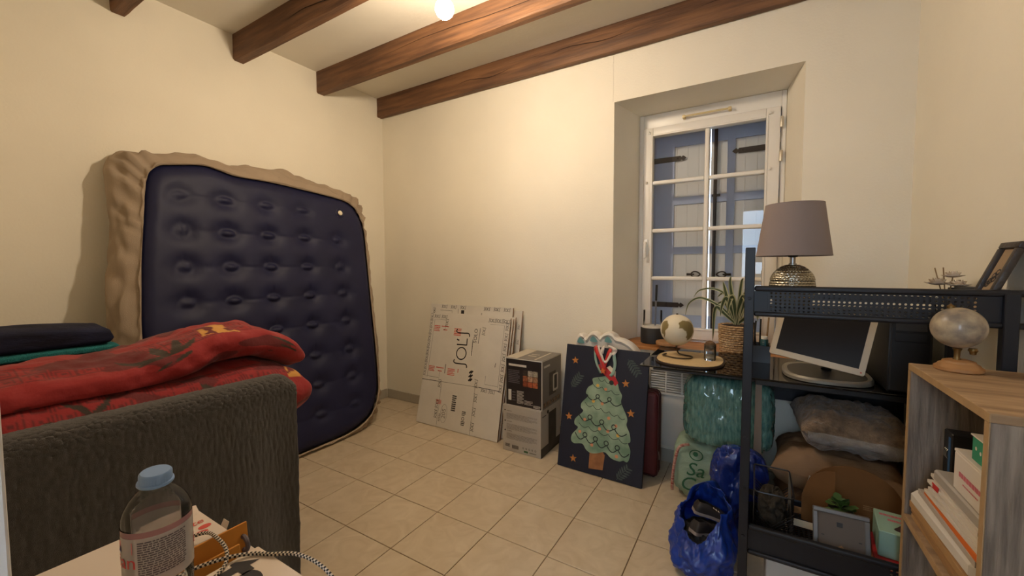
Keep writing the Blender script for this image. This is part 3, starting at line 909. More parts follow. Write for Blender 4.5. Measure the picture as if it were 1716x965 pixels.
# rear tall sheet: logos along its top and left edge
root, M, w, L = SH[1]
edge_logos(root, M, [(0.10 + 0.095 * k, L - 0.028) for k in range(3)] + [(0.52 + 0.09 * k, L - 0.028) for k in range(3)], 0.020, 0.0)
edge_logos(root, M, [(0.03, 0.10 + 0.105 * k) for k in range(8)], 0.018, PI / 2)
b = B(); b.box(0.30, 0.33, L - 0.12, L - 0.04, 0.0003, 0.0006, M=M); b.stroke([(0.27, L - 0.03), (0.27, L - 0.14)], 0.003, M); b.stroke([(0.50, L - 0.05), (0.50, L - 0.12)], 0.004, M)
b.stroke([(0.085, L - 0.05), (0.21, L - 0.05), (0.21, L - 0.16)], 0.0025, M); b.obj('printed_marks', ink, root)
b = B(); fine(b, 0.02, 0.06, 0.30, 0.55, 9, M, seed=4); fine(b, 0.0, 0.05, 0.06, 0.12, 4, M, seed=5); b.obj('printed_red_marks', ink_r, root)
for k in (0, 2, 3):
    root, M, w, L = SH[k]
    edge_logos(root, M, [(w - 0.006, 0.10 + 0.11 * q) for q in range(7)], 0.012, PI / 2)
# front sheet
root, M, w, L = front
b = B()
letter_sols(b, 0.098, M @ Matrix.Translation((0.405, 0.475, 0)) @ Matrix.Rotation(math.radians(92), 4, 'Z'), w=0.09)
b.obj('printed_logo', ink, root)
b = B()
for k in range(7): letter_sols(b, 0.020, M @ Matrix.Translation((w - 0.012, 0.33 + 0.073 * k, 0)) @ Matrix.Rotation(PI / 2, 4, 'Z'), w=0.14)
for k in range(3): letter_sols(b, 0.022, M @ Matrix.Translation((w - 0.185 + 0.062 * k, L - 0.036, 0)), w=0.14)
for k in range(2): letter_sols(b, 0.020, M @ Matrix.Translation((0.045 + 0.075 * k, L - 0.034, 0)), w=0.14)
for x, y0_, n in ((0.195, 0.06, 2), (0.195, 0.29, 1), (0.545, 0.03, 1), (0.545, 0.235, 1), (0.55, L - 0.14, 1), (0.19, L - 0.10, 1), (0.535, 0.335, 1)):
    for k in range(n): letter_sols(b, 0.022, M @ Matrix.Translation((x, y0_ + 0.075 * k, 0)) @ Matrix.Rotation(PI / 2, 4, 'Z'), w=0.12)
for k in range(2): letter_sols(b, 0.018, M @ Matrix.Translation((0.575 + 0.07 * k, 0.316, 0)), w=0.14)
for k in range(9): letter_sols(b, 0.020, M @ Matrix.Translation((0.028, 0.36 + 0.055 * k, 0)) @ Matrix.Rotation(PI / 2, 4, 'Z'), w=0.12)
letter_sols(b, 0.022, M @ Matrix.Translation((0.545, 0.135, 0)) @ Matrix.Rotation(PI / 2, 4, 'Z'), w=0.12)
b.obj('printed_edge_logos', ink, root)
b = B()
b.stroke([(0.0, 0.330), (0.20, 0.334)], 0.004, M); b.stroke([(0.20, 0.334), (0.55, 0.342)], 0.002, M); b.stroke([(0.55, 0.342), (w - 0.02, 0.34)], 0.004, M)
b.stroke([(0.205, 0.0), (0.205, 0.335)], 0.0018, M); b.stroke([(0.52, 0.0), (0.52, 0.34)], 0.0018, M)
b.stroke([(0.05, 0.35), (0.05, L - 0.05), (0.17, L - 0.05), (0.17, L - 0.12)], 0.0018, M)
b.stroke([(w - 0.045, 0.36), (w - 0.045, L - 0.055), (0.59, L - 0.055)], 0.0018, M); b.stroke([(w - 0.045, 0.37), (0.60, 0.37), (0.60, 0.43)], 0.0018, M)
b.stroke([(0.04, 0.36), (0.17, 0.36), (0.17, 0.41)], 0.0018, M)
b.stroke([(0.67, 0.50), (0.674, 0.53)], 0.004, M)
b.text('SOLO', 0.042, M @ Matrix.Translation((0.47, L - 0.15, 0)) @ Matrix.Rotation(PI / 2, 4, 'Z'))
b.stroke([(0.505, L - 0.09), (0.50, L - 0.205)], 0.004, M)
for k in range(3):
    for q in range(2): b.stroke([(0.452 + 0.013 * q, 0.375 + 0.028 * k), (0.472 + 0.013 * q, 0.395 + 0.028 * k)], 0.012, M)
b.stroke([(0.22, 0.40), (0.22, 0.47)], 0.005, M)
fine(b, -0.06, 0.06, -0.005, 0.005, 1, M @ Matrix.Translation((0.45, 0.62, 0)) @ Matrix.Rotation(math.radians(92), 4, 'Z'), seed=31)
# stacked stamp and symbols
fine(b, 0.325, 0.365, 0.135, 0.255, 8, M, fill=0.62, seed=9)
b.stroke(circ(0.445, 0.10, 0.011, 10), 0.004, M, closed=True); fine(b, 0.43, 0.465, 0.05, 0.085, 3, M, seed=3); fine(b, 0.43, 0.465, 0.12, 0.155, 3, M, seed=6)
b.stroke([(0.160 + 0.0, 0.73), (0.164, 0.735)], 0.009, M)
b.obj('printed_marks', ink, root)
b = B()
b.stroke(circ(0.262, 0.105, 0.030, 28, 0.068), 0.0022, M, closed=True)
RM = M @ Matrix.Translation((0.262, 0.105, 0)) @ Matrix.Rotation(PI / 2, 4, 'Z')
b.text('205', 0.05, RM)
fine(b, 0.215, 0.232, 0.04, 0.10, 5, M, seed=8)
b.obj('handwritten_mark', ink_g, root)
b = B()
for x0_, x1_, y0_, y1_, r, sd in ((0.055, 0.115, L - 0.145, L - 0.095, 4, 1), (0.26, 0.33, L - 0.165, L - 0.105, 5, 2), (0.055, 0.115, 0.40, 0.445, 4, 3), (0.245, 0.315, 0.39, 0.445, 5, 4)):
    fine(b, x0_, x1_, y0_, y1_, r, M, seed=sd)
fine(b, 0.13, 0.205, L - 0.108, L - 0.094, 1, M, seed=21); fine(b, 0.15, 0.19, L - 0.134, L - 0.122, 1, M, seed=22)
fine(b, 0.13, 0.205, 0.430, 0.444, 1, M, seed=23); fine(b, 0.15, 0.19, 0.406, 0.418, 1, M, seed=24)
fine(b, 0.175, 0.225, 0.165, 0.20, 4, M, seed=12); fine(b, 0.34, 0.352, 0.42, 0.45, 3, M, seed=13)
b.obj('printed_red_marks', ink_r, root)

# ================================================================== TWO APPLIANCE BOXES
grey_box = mat('grey printed carton', (176, 168, 156), 0.6)
blk_box = mat('black printed carton', (34, 28, 30), 0.45)
sidegrey = mat('grey carton side', (120, 114, 108), 0.5)
whiteish = mat('pale print', (206, 200, 190), 0.6)
# lower
lb = thing('appliance_box', 'pale grey appliance carton standing on the floor under a dark carton', 'box', (1.66, -0.23, 0.0))
x0, x1, y0, y1 = 1.520, 1.802, -0.378, -0.085
B().box(x0, x1, y0, y1, 0.001, 0.306, 0.003).obj('carton', grey_box, lb)
FM = frame_matrix((x0, y0 - 0.0003, 0), (1, 0, 0), (0, 0, 1))
SM = frame_matrix((x1 + 0.0003, y0, 0), (0, 1, 0), (0, 0, 1))
b = B()
for z in (0.262, 0.192, 0.128): fine(b, 0.03, 0.255, z - 0.045, z - 0.006, 6, FM, fill=0.35, seed=int(z * 1000))
fine(b, 0.03, 0.07, 0.267, 0.274, 1, FM, seed=2); fine(b, 0.03, 0.07, 0.197, 0.204, 1, FM, seed=3); fine(b, 0.03, 0.07, 0.134, 0.141, 1, FM, seed=4)
b.obj('small_print', ink_g, lb)
b = B()
for z in (0.272, 0.201, 0.138): b.prism(circ(0.018, z, 0.005, 12), 0.0004, FM)
for k in range(22): b.box(0.072 + k * 0.0022, 0.072 + k * 0.0022 + (0.0006 if k % 3 else 0.0014), 0.024, 0.048, 0, 0.0004, M=FM)
fine(b, 0.02, 0.055, 0.03, 0.052, 4, FM, seed=7)
for k in range(5): b.stroke(circ(0.155 + 0.022 * k, 0.043, 0.005, 6 + k % 3), 0.002, FM, closed=True)
fine(b, 0.20, 0.25, 0.018, 0.026, 2, FM, seed=11)
b.obj('printed_symbols', ink, lb)
B().box(0.16, 0.19, 0.016, 0.028, 0, 0.0004, M=FM).obj('printed_green_mark', mat('green print', (60, 96, 58), 0.6), lb)
B().box(0.11, 0.225, 0.062, 0.265, 0, 0.0005, M=SM).box(0.0, 0.288, 0.002, 0.062, 0, 0.0004, M=SM).obj('printed_photo', mat('dark print', (52, 46, 42), 0.5, rgb2=(30, 26, 24), scale=14), lb)
b = B(); fine(b, 0.02, 0.075, 0.255, 0.266, 1, SM, seed=2); b.prism(circ(0.10, 0.275, 0.012, 14), 0.0005, SM); b.obj('printed_brand_mark', ink, lb)
# upper
ub = thing('appliance_box', 'dark appliance carton with small food photos on top of the pale one', 'box', (1.67, -0.22, 0.307))
x0, x1, y0, y1 = 1.541, 1.808, -0.372, -0.085
z0_, z1_ = 0.3075, 0.622
B().box(x0, x1, y0, y1, z0_, z1_, 0.003).obj('carton', sidegrey, ub)
FM = frame_matrix((x0, y0 - 0.0003, z0_), (1, 0, 0), (0, 0, 1)); H = z1_ - z0_; W = x1 - x0
SM = frame_matrix((x1 + 0.0003, y0, z0_), (0, 1, 0), (0, 0, 1)); D = y1 - y0
TM = frame_matrix((x0, y0, z1_ + 0.0003), (1, 0, 0), (0, 1, 0))
B().box(0.004, W - 0.004, 0.004, H - 0.008, 0, 0.0004, M=FM).obj('black_front', blk_box, ub)
b = B()
b.box(0.002, W - 0.001, H - 0.0065, H - 0.001, 0, 0.0006, M=FM); b.box(W - 0.0045, W - 0.0005, 0, H, 0, 0.0006, M=FM); b.box(0.0, W, 0.001, 0.004, 0, 0.0006, M=FM); b.box(0.0005, 0.003, 0, H, 0, 0.0006, M=FM)
b.box(0, 0.004, 0, H, 0, 0.0005, M=SM); b.box(0.0, D, H - 0.007, H - 0.002, 0, 0.0005, M=SM)
b.obj('pale_border', whiteish, ub)
b = B()
b.box(0.024, 0.155, H - 0.052, H - 0.038, 0.0004, 0.0008, M=FM); b.box(0.02, 0.043, 0.035, 0.105, 0.0004, 0.0008, M=FM)
fine(b, 0.085, 0.135, 0.02, 0.105, 12, FM, 0.0009, 0.4, seed=5); fine(b, 0.14, 0.20, 0.02, 0.05, 4, FM, 0.0009, 0.35, seed=6); fine(b, 0.205, 0.255, 0.008, 0.027, 3, FM, 0.0009, 0.5, seed=7)
b.obj('pale_print', whiteish, ub)
b = B(); fine(b, 0.02, 0.105, H - 0.165, H - 0.075, 8, FM, 0.0009, 0.5, seed=8); fine(b, 0.05, 0.075, 0.03, 0.10, 4, FM, 0.0009, 0.35, seed=9); b.obj('grey_print', mat('dim print', (96, 90, 96), 0.6), ub)
cols = [(60, 50, 44), (190, 180, 166), (176, 168, 150), (158, 96, 62), (190, 150, 120), (170, 130, 100), (140, 70, 44), (176, 90, 56), (188, 104, 64)]
for k, c in enumerate(cols):
    i, j = k % 3, k // 3
    m = mat('food photo %d' % k, c, 0.5, var=0.5, scale=90)
    B().prism(rrect(0.130 + i * 0.036, 0.164 + i * 0.036, H - 0.105 - j * 0.036, H - 0.071 - j * 0.036, 0.003, 2), 0.0004, FM, z0=0.0004).obj('food_photo', m, ub)
b = B(); b.box(0.10, 0.20, 0.07, 0.22, 0, 0.0005, M=SM); b.obj('printed_photo', mat('brown print', (84, 72, 62), 0.5, rgb2=(50, 42, 40), scale=16), ub)
b = B(); b.prism(rrect(0.155, 0.235, 0.085, 0.20, 0.012), 0.0006, SM, z0=0.0005); b.obj('printed_jug', whiteish, ub)
B().prism(rrect(0.175, 0.215, 0.10, 0.19, 0.008), 0.0006, SM, z0=0.0012).obj('printed_coffee', blk_box, ub)
b = B(); b.box(0.025, 0.11, H - 0.05, H - 0.037, 0, 0.0005, M=SM); b.obj('printed_brand_mark', whiteish, ub)
b = B()
for k in range(6): b.box(0.02 + 0.042 * k, 0.052 + 0.042 * k, 0.012, 0.042, 0, 0.0005, M=SM)
b.obj('printed_pictures', mat('warm print', (150, 120, 92), 0.5, rgb2=(60, 44, 36), scale=50), ub)
b = B(); b.box(0.0, 0.085, 0, D, 0, 0.0004, M=TM); b.box(0.20, 0.212, 0.02, 0.26, 0, 0.0004, M=TM); b.box(0.11, 0.17, 0.10, 0.115, 0, 0.0004, M=TM); b.box(0.11, 0.17, 0.15, 0.162, 0, 0.0004, M=TM)
b.obj('packing_tape', mat('pale tape', (196, 186, 168), 0.35), ub)

# ================================================================== CHRISTMAS TREE PICTURE
pic = thing('canvas_picture', 'navy canvas picture of a pale green Christmas tree, leaning upright on the floor', 'picture', (2.18, -0.39, 0.0))
PM_ = frame_matrix((1.921, -0.392, 0.004), (0.512, -0.018, 0), (0.0, 0.135, 0.722))
PW, PH, PT = 0.508, 0.735, 0.018
navy_c = mat('navy canvas', (18, 23, 42), 0.6, bump=0.1, bscale=500)
B().box(0, PW, 0, PH, -PT, 0, 0.002, 1, M=PM_).obj('canvas', navy_c, pic)
tree_m = mat('tree paint', (156, 176, 152), 0.7, rgb2=(104, 134, 112), scale=9)
star_m = mat('star paint', (196, 126, 58), 0.7, var=0.3, scale=60)
leafp = mat('leaf paint', (74, 86, 84), 0.7, var=0.3, scale=30)
gar = mat('garland paint', (34, 48, 46), 0.7)
# three scalloped tiers, one continuous outline
def tier_outline():
    P = []
    L_ = [(0.225, 0.560), (0.185, 0.545), (0.19, 0.515), (0.160, 0.490), (0.15, 0.455), (0.165, 0.44), (0.128, 0.395), (0.125, 0.365), (0.14, 0.345), (0.095, 0.295), (0.092, 0.262), (0.115, 0.245), (0.082, 0.20), (0.078, 0.165), (0.10, 0.150), (0.15, 0.158), (0.175, 0.132), (0.205, 0.118), (0.245, 0.125)]
    R_ = [(0.290, 0.142), (0.33, 0.118), (0.375, 0.112), (0.40, 0.122), (0.42, 0.118), (0.432, 0.14), (0.435, 0.185), (0.420, 0.22), (0.432, 0.232), (0.425, 0.275), (0.405, 0.315), (0.408, 0.345), (0.40, 0.37), (0.378, 0.41), (0.365, 0.44), (0.368, 0.475), (0.35, 0.505), (0.335, 0.545), (0.30, 0.575)]
    return L_ + R_
B().prism([(p.x, p.y) for p in smooth_path([(a, c, 0) for a, c in tier_outline()], 5, closed=True)], 0.0006, PM_).obj('painted_tree', tree_m, pic)
B().prism([(0.20, 0.03), (0.285, 0.04), (0.292, 0.125), (0.275, 0.145), (0.20, 0.125)], 0.0005, PM_, z0=0.0).obj('painted_trunk', mat('trunk paint', (160, 108, 66), 0.7, var=0.3, scale=20), pic)
def loops(b, x0_, y0_, x1_, y1_, n, sag, r):
    """looping garland line"""
    pts = []
    for k in range(n):
        xa, xb = x0_ + (x1_ - x0_) * k / n, x0_ + (x1_ - x0_) * (k + 1) / n
        ya, yb = y0_ + (y1_ - y0_) * k / n, y0_ + (y1_ - y0_) * (k + 1) / n
        for q in range(8):
            t = q / 8
            pts.append((xa + (xb - xa) * t, ya + (yb - ya) * t - sag * math.sin(PI * t)))
        if k < n - 1:
            for q in range(10):
                a = -PI / 4 + 2 * PI * q / 10
                pts.append((xb - r * 0.2 + r * math.cos(a), yb + r * 0.6 + r * math.sin(a)))
    pts.append((x1_, y1_))
    b.stroke(pts, 0.0055, PM_, z=0.0006)
for args in ((0.155, 0.445, 0.37, 0.43, 3, 0.022, 0.011), (0.115, 0.325, 0.41, 0.27, 4, 0.026, 0.013), (0.10, 0.215, 0.43, 0.165, 5, 0.028, 0.013)):
    b = B(); loops(b, *args); b.obj('painted_garland', gar, pic)
for x0_, y0_, x1_, y1_, n in ((0.19, 0.515, 0.36, 0.485, 3), (0.15, 0.40, 0.40, 0.355, 5), (0.12, 0.275, 0.425, 0.225, 5), (0.22, 0.555, 0.30, 0.545, 2)):
    pts = []
    for k in range(n):
        for q in range(8):
            t = (k + q / 8) / n
            pts.append((x0_ + (x1_ - x0_) * t, y0_ + (y1_ - y0_) * t - 0.016 * math.sin(PI * (q / 8))))
    B().stroke(pts, 0.003, PM_, z=0.0006).obj('painted_scallop', gar, pic)
baub = mat('bauble paint', (206, 140, 104), 0.7); baub2 = mat('yellow bauble paint', (214, 170, 80), 0.7)
for k, (x, y) in enumerate(((0.27, 0.495), (0.20, 0.415), (0.255, 0.41), (0.30, 0.335), (0.155, 0.30), (0.25, 0.265), (0.30, 0.262), (0.345, 0.30), (0.36, 0.135), (0.21, 0.165), (0.13, 0.225), (0.36, 0.25), (0.22, 0.51))):
    B().prism(circ(x, y, 0.0095, 14), 0.0005, PM_, z0=0.0007).obj('painted_bauble', baub2 if k in (1, 11, 12) else baub, pic)
def star(cx, cy, r):
    return [(cx + (r if k % 2 == 0 else r * 0.42) * math.cos(PI / 2 + PI * k / 5 + 0.15), cy + (r if k % 2 == 0 else r * 0.42) * math.sin(PI / 2 + PI * k / 5 + 0.15)) for k in range(10)]
for x, y in ((0.065, 0.640), (0.385, 0.545), (0.052, 0.300), (0.425, 0.385), (0.10, 0.062)):
    B().prism(star(x, y, 0.024), 0.0005, PM_).obj('painted_star', star_m, pic)
def sprig(cx, cy, a, s):
    b = B()
    T_ = Matrix.Translation((cx, cy, 0)) @ Matrix.Rotation(a, 4, 'Z')
    b.stroke([(-s, 0), (0, 0.1 * s), (s, 0)], 0.003, PM_ @ T_, z=0.0002)
    for k in range(6):
        t = -0.8 + 1.6 * k / 5
        for q in (-1, 1):
            b.prism(leaf_poly(t * s, 0.05 * s, t * s + 0.35 * s, q * 0.62 * s * (1 - 0.35 * abs(t)), 0.005, 0), 0.0004, PM_ @ T_)
    b.obj('painted_sprig', leafp, pic)
sprig(0.08, 0.515, 1.0, 0.05); sprig(0.42, 0.645, -0.9, 0.05); sprig(0.40, 0.050, 0.9, 0.05)
car = B(); CT = Matrix.Translation((0.275, 0.585, 0)) @ Matrix.Rotation(math.radians(-38), 4, 'Z')
car.prism([(-0.075, -0.018), (0.078, -0.018), (0.08, 0.008), (0.045, 0.02), (-0.03, 0.024), (-0.06, 0.018), (-0.076, 0.004)], 0.0005, PM_ @ CT, z0=0.0012)
car.obj('painted_car', mat('red paint', (176, 36, 44), 0.6), pic)
for x in (-0.045, 0.05): B().prism(circ(x, -0.02, 0.014, 14), 0.0005, PM_ @ CT, z0=0.0018).obj('painted_wheel', gar, pic)
b = B(); b.prism([(-0.03, 0.022), (-0.022, 0.046), (0.026, 0.046), (0.045, 0.020)], 0.0005, PM_ @ CT, z0=0.0011); b.obj('painted_car_roof', mat('cream paint', (216, 204, 184), 0.7), pic)
# ribbons hung over the top edge
rib = thing('ribbon_bow', 'red white and mint ribbons looped over the top of the tree picture', 'ribbon', (2.18, -0.30, 0.56))
rr, rw, rg = mat('red satin', (196, 44, 42), 0.4, sheen=0.2), mat('white satin', (222, 210, 202), 0.4), mat('mint satin', (142, 172, 160), 0.45)
def ribbon(name, pts, w, m, z=0.004):
    P = smooth_path([(x, y, zz) for x, y, zz in pts], 8)
    b = B(); vs = []; fs = []
    for i, p in enumerate(P):
        t = (P[min(i + 1, len(P) - 1)] - P[max(i - 1, 0)]); t.normalize()
        q = Vector((-t.y, t.x, 0.0)); 
        if q.length < 1e-4: q = Vector((1, 0, 0))
        q.normalize(); tw = 0.4 * math.sin(i * 0.35)
        q = Vector((q.x, q.y, tw)) * (w / 2)
        vs += [p + q, p - q]
        if i: fs.append((2 * i - 2, 2 * i - 1, 2 * i + 1, 2 * i))
    b.add(vs, fs, PM_)
    o = b.obj(name, m, rib, smooth='all'); s = o.modifiers.new('thickness', 'SOLIDIFY'); s.thickness = 0.0008
    return o
ribbon('red_ribbon', [(0.185, 0.742, -0.004), (0.195, 0.725, 0.012), (0.225, 0.68, 0.012), (0.245, 0.63, 0.010), (0.255, 0.605, 0.008)], 0.026, rr)
ribbon('red_ribbon', [(0.285, 0.742, -0.004), (0.282, 0.72, 0.014), (0.272, 0.68, 0.014), (0.258, 0.64, 0.012), (0.25, 0.60, 0.010)], 0.022, rr)
ribbon('white_ribbon', [(0.205, 0.745, -0.004), (0.215, 0.73, 0.016), (0.235, 0.69, 0.018), (0.252, 0.655, 0.016), (0.27, 0.66, 0.018), (0.29, 0.70, 0.016), (0.30, 0.745, -0.002)], 0.014, rw)
ribbon('white_ribbon', [(0.235, 0.745, -0.004), (0.24, 0.735, 0.014), (0.235, 0.70, 0.015)], 0.018, rw)
ribbon('white_ribbon', [(0.265, 0.745, -0.004), (0.30, 0.738, 0.016), (0.318, 0.725, 0.014), (0.30, 0.70, 0.014)], 0.018, rw)
ribbon('mint_ribbon', [(0.188, 0.742, -0.002), (0.19, 0.70, 0.008), (0.205, 0.64, 0.008), (0.235, 0.585, 0.007)], 0.013, rg)
ribbon('mint_ribbon', [(0.315, 0.742, -0.002), (0.308, 0.70, 0.008), (0.318, 0.65, 0.009), (0.31, 0.60, 0.008), (0.295, 0.575, 0.007)], 0.018, rg)
B().prism(star(0.25, 0.60, 0.02), 0.004, PM_, z0=0.012).obj('ribbon_star', mat('orange felt', (206, 104, 50), 0.8), rib)

# ================================================================== WHITE TUB BEHIND THE PICTURE
tub = thing('baby_tub', 'white plastic tub with teal marked bumps standing on end behind the tree picture', 'tub', (2.16, -0.13, 0.0))
tub_m = mat('white tub plastic', (226, 220, 210), 0.35)
def tubprof():
    P = [(1.935, 0.02), (1.925, 0.30), (1.930, 0.55), (1.940, 0.66), (1.948, 0.715), (1.955, 0.755), (1.972, 0.778), (1.995, 0.775), (2.010, 0.755), (2.022, 0.762), (2.040, 0.788), (2.068, 0.798), (2.092, 0.785), (2.108, 0.768), (2.130, 0.790), (2.160, 0.803), (2.188, 0.795), (2.210, 0.772), (2.25, 0.765), (2.295, 0.742), (2.335, 0.70), (2.362, 0.64), (2.375, 0.55), (2.38, 0.30), (2.37, 0.02)]
    return [(p.x, p.z) for p in smooth_path([(a, 0, c) for a, c in P], 5)]
tp = tubprof(); cx_, cz_ = 2.155, 0.35
b = B()
sect = [(0.93, -0.165), (0.97, -0.175), (1.0, -0.168), (1.01, -0.15), (1.0, -0.10), (0.97, -0.055), (0.85, -0.04)]
n = len(tp)
vs = []; fs = []
for s, y in sect:
    for x, z in tp: vs.append((cx_ + (x - cx_) * s, y, max(0.003, cz_ + (z - cz_) * s)))
for i in range(len(sect) - 1):
    for k in range(n - 1): fs.append((i * n + k, i * n + k + 1, (i + 1) * n + k + 1, (i + 1) * n + k))
fs.append(tuple(range((len(sect) - 1) * n, len(sect) * n)))
b.add(vs, fs)
# inner rim face down to the recess
b2 = B(); inner = [(cx_ + 0.185 * math.cos(a), 0.50 + 0.185 * math.sin(a)) for a in [PI - PI * k / (n - 1) for k in range(n)]]
vs = [(cx_ + (x - cx_) * 0.93, -0.165, max(0.003, cz_ + (z - cz_) * 0.93)) for x, z in tp] + [(x, -0.165, z) for x, z in inner] + [(cx_ + (x - cx_) * 0.9, -0.09, 0.5 + (z - 0.5) * 0.9) for x, z in inner]
fs = [(k, k + 1, n + k + 1, n + k) for k in range(n - 1)]
b.add(vs, fs)
b.obj('shell', tub_m, tub, smooth=True)
b = B(); fs = [(n + k, n + k + 1, 2 * n + k + 1, 2 * n + k) for k in range(n - 1)] + [tuple(range(2 * n, 3 * n))]
b.add(vs, fs); b.obj('basin', mat('dark green plastic', (70, 96, 88), 0.5), tub, smooth=True)
tm = mat('teal mark', (110, 158, 158), 0.45)
for x, z in ((1.985, 0.742), (2.070, 0.757), (2.163, 0.762)):
    P = smooth_path([(x - 0.02, 0, z - 0.016), (x + 0.022, 0, z - 0.018), (x + 0.018, 0, z + 0.0), (x - 0.002, 0, z + 0.018), (x - 0.016, 0, z + 0.006)], 4, closed=True)
    B().prism([(p.x, p.z) for p in P], 0.002, frame_matrix((0, -0.1755, 0), (1, 0, 0), (0, 0, 1))).obj('teal_mark', tm, tub)
b = B()
for k in (-1, 0, 1): b.stroke([(1.98 + k * 0.010, 0.690), (1.98 + k * 0.016, 0.700)], 0.0025, frame_matrix((0, -0.1755, 0), (1, 0, 0), (0, 0, 1)))
b.obj('printed_lashes', ink, tub)

# ================================================================== RED SUITCASE, RADIATOR
case = thing('suitcase', 'dark red suitcase standing behind the tree picture, next to the radiator', 'suitcase', (2.36, -0.24, 0.0))
red_c = mat('dark red suitcase cloth', (88, 28, 32), 0.55, var=0.15, scale=40, bump=0.2, bscale=250)
B().box(2.28, 2.482, -0.279, -0.202, 0.018, 0.508, 0.028, 4).obj('body', red_c, case, smooth=True)
for k, y in enumerate((-0.269, -0.240, -0.212)):
    B().tube([(p[0], y, p[1]) for p in rrect(2.281, 2.4835, 0.020, 0.507, 0.03, 5)], 0.0035, 6, closed=True).obj('zip' if k == 1 else 'piping', mat('dark piping', (64, 20, 26), 0.5), case)
for x in (2.31, 2.455): B().lathe([(0.0, -0.008), (0.013, -0.008), (0.0145, 0.0), (0.013, 0.008), (0.0, 0.008)], (0, 0, 0), 16, frame_matrix((x, -0.242, 0.0165), (0, 1, 0), (0, 0, 1))).obj('wheel', MATS['black plastic'], case)
B().tube(smooth_path([(2.34, -0.238, 0.505), (2.345, -0.238, 0.535), (2.38, -0.238, 0.542), (2.415, -0.238, 0.535), (2.42, -0.238, 0.505)], 5), 0.007, 8).obj('carry_handle', MATS['black plastic'], case, smooth=True)
B().tube([(2.4845, -0.249, 0.16), (2.4875, -0.249, 0.135), (2.4875, -0.249, 0.115)], 0.003, 6).obj('zip_pull', mat('steel', (170, 168, 164), 0.3, 0.9), case)

rad = thing('radiator', 'white wall convector heater with a louvred top under the glass desk', 'radiator', (2.66, -0.05, 0.12))
rad_m = mat('heater enamel', (212, 206, 196), 0.4)
B().box(2.39, 2.93, -0.088, -0.014, 0.135, 0.445, 0.006).obj('body', rad_m, rad, smooth=True)
b = B().box(2.39, 2.404, -0.10, -0.014, 0.447, 0.60, 0.003).box(2.916, 2.93, -0.10, -0.014, 0.447, 0.60, 0.003).box(2.404, 2.916, -0.10, -0.014, 0.586, 0.60, 0.003).box(2.404, 2.916, -0.10, -0.085, 0.447, 0.462, 0.003)
b.obj('grille_frame', rad_m, rad)
B().box(2.404, 2.916, -0.04, -0.03, 0.447, 0.586).obj('grille_back', rad_m, rad)
for x in (2.492, 2.580, 2.668, 2.756, 2.844): B().box(x - 0.005, x + 0.005, -0.099, -0.082, 0.462, 0.586, 0.002, 1).obj('mullion', rad_m, rad)
for k in range(8):
    z = 0.470 + k * 0.0145
    B().add([(2.405, -0.098, z), (2.915, -0.098, z), (2.915, -0.060, z + 0.012), (2.405, -0.060, z + 0.012), (2.405, -0.098, z + 0.005), (2.915, -0.098, z + 0.005), (2.915, -0.060, z + 0.017), (2.405, -0.060, z + 0.017)], [(0, 1, 2, 3), (4, 7, 6, 5), (0, 4, 5, 1), (2, 6, 7, 3), (0, 3, 7, 4), (1, 5, 6, 2)]).obj('louvre_slat', rad_m, rad)

# ================================================================== GLASS DESK BY THE WINDOW
black_m = mat('black powder coat', (22, 23, 28), 0.4, spec=0.6)
smoke = glassy('smoked glass', (0.10, 0.11, 0.12), 1.52, 0.015, (0.006, 0.006, 0.008), 0.55)
desk = thing('glass_desk', 'black smoked glass desk under the window', 'desk', (2.95, -0.30, 0.0))
DT = 0.722
B().box(2.445, 3.535, -0.56, -0.028, DT - 0.008, DT, 0.002, 1).obj('glass_top', smoke, desk)
for y in (-0.50, -0.10): B().box(2.94, 3.53, y - 0.015, y + 0.015, DT - 0.040, DT - 0.0085, 0.003).obj('rail', black_m, desk)
for y in (-0.50, -0.10):
    B().box(2.50, 2.94, y - 0.010, y + 0.010, DT - 0.030, DT - 0.0085, 0.003).obj('support_arm', black_m, desk)
grey_leg = mat('grey steel', (128, 116, 104), 0.45, 0.3)
for x, y in ((2.955, -0.50), (2.955, -0.10), (3.515, -0.50), (3.515, -0.10)):
    B().add([(x - 0.016, y - 0.014, 0.0005), (x + 0.022, y - 0.014, 0.0005), (x + 0.012, y - 0.014, DT - 0.04), (x - 0.012, y - 0.014, DT - 0.04), (x - 0.016, y + 0.014, 0.0005), (x + 0.022, y + 0.014, 0.0005), (x + 0.012, y + 0.014, DT - 0.04), (x - 0.012, y + 0.014, DT - 0.04)],
            [(0, 1, 2, 3), (4, 7, 6, 5), (0, 4, 5, 1), (2, 6, 7, 3), (0, 3, 7, 4), (1, 5, 6, 2)]).obj('leg', grey_leg if x < 3 else black_m, desk)
B().box(2.972, 3.50, -0.125, -0.118, 0.52, DT - 0.041, 0.002).obj('modesty_panel', mat('blue black steel', (30, 34, 42), 0.45), desk)

# ------------------------------------------------------------------ placemat, globe, jar on the glass
Z0 = DT + 0.0006
mat_root = thing('placemat', 'beige rounded cork placemat with a dark rim on the glass desk', 'placemat', (2.66, -0.35, Z0))
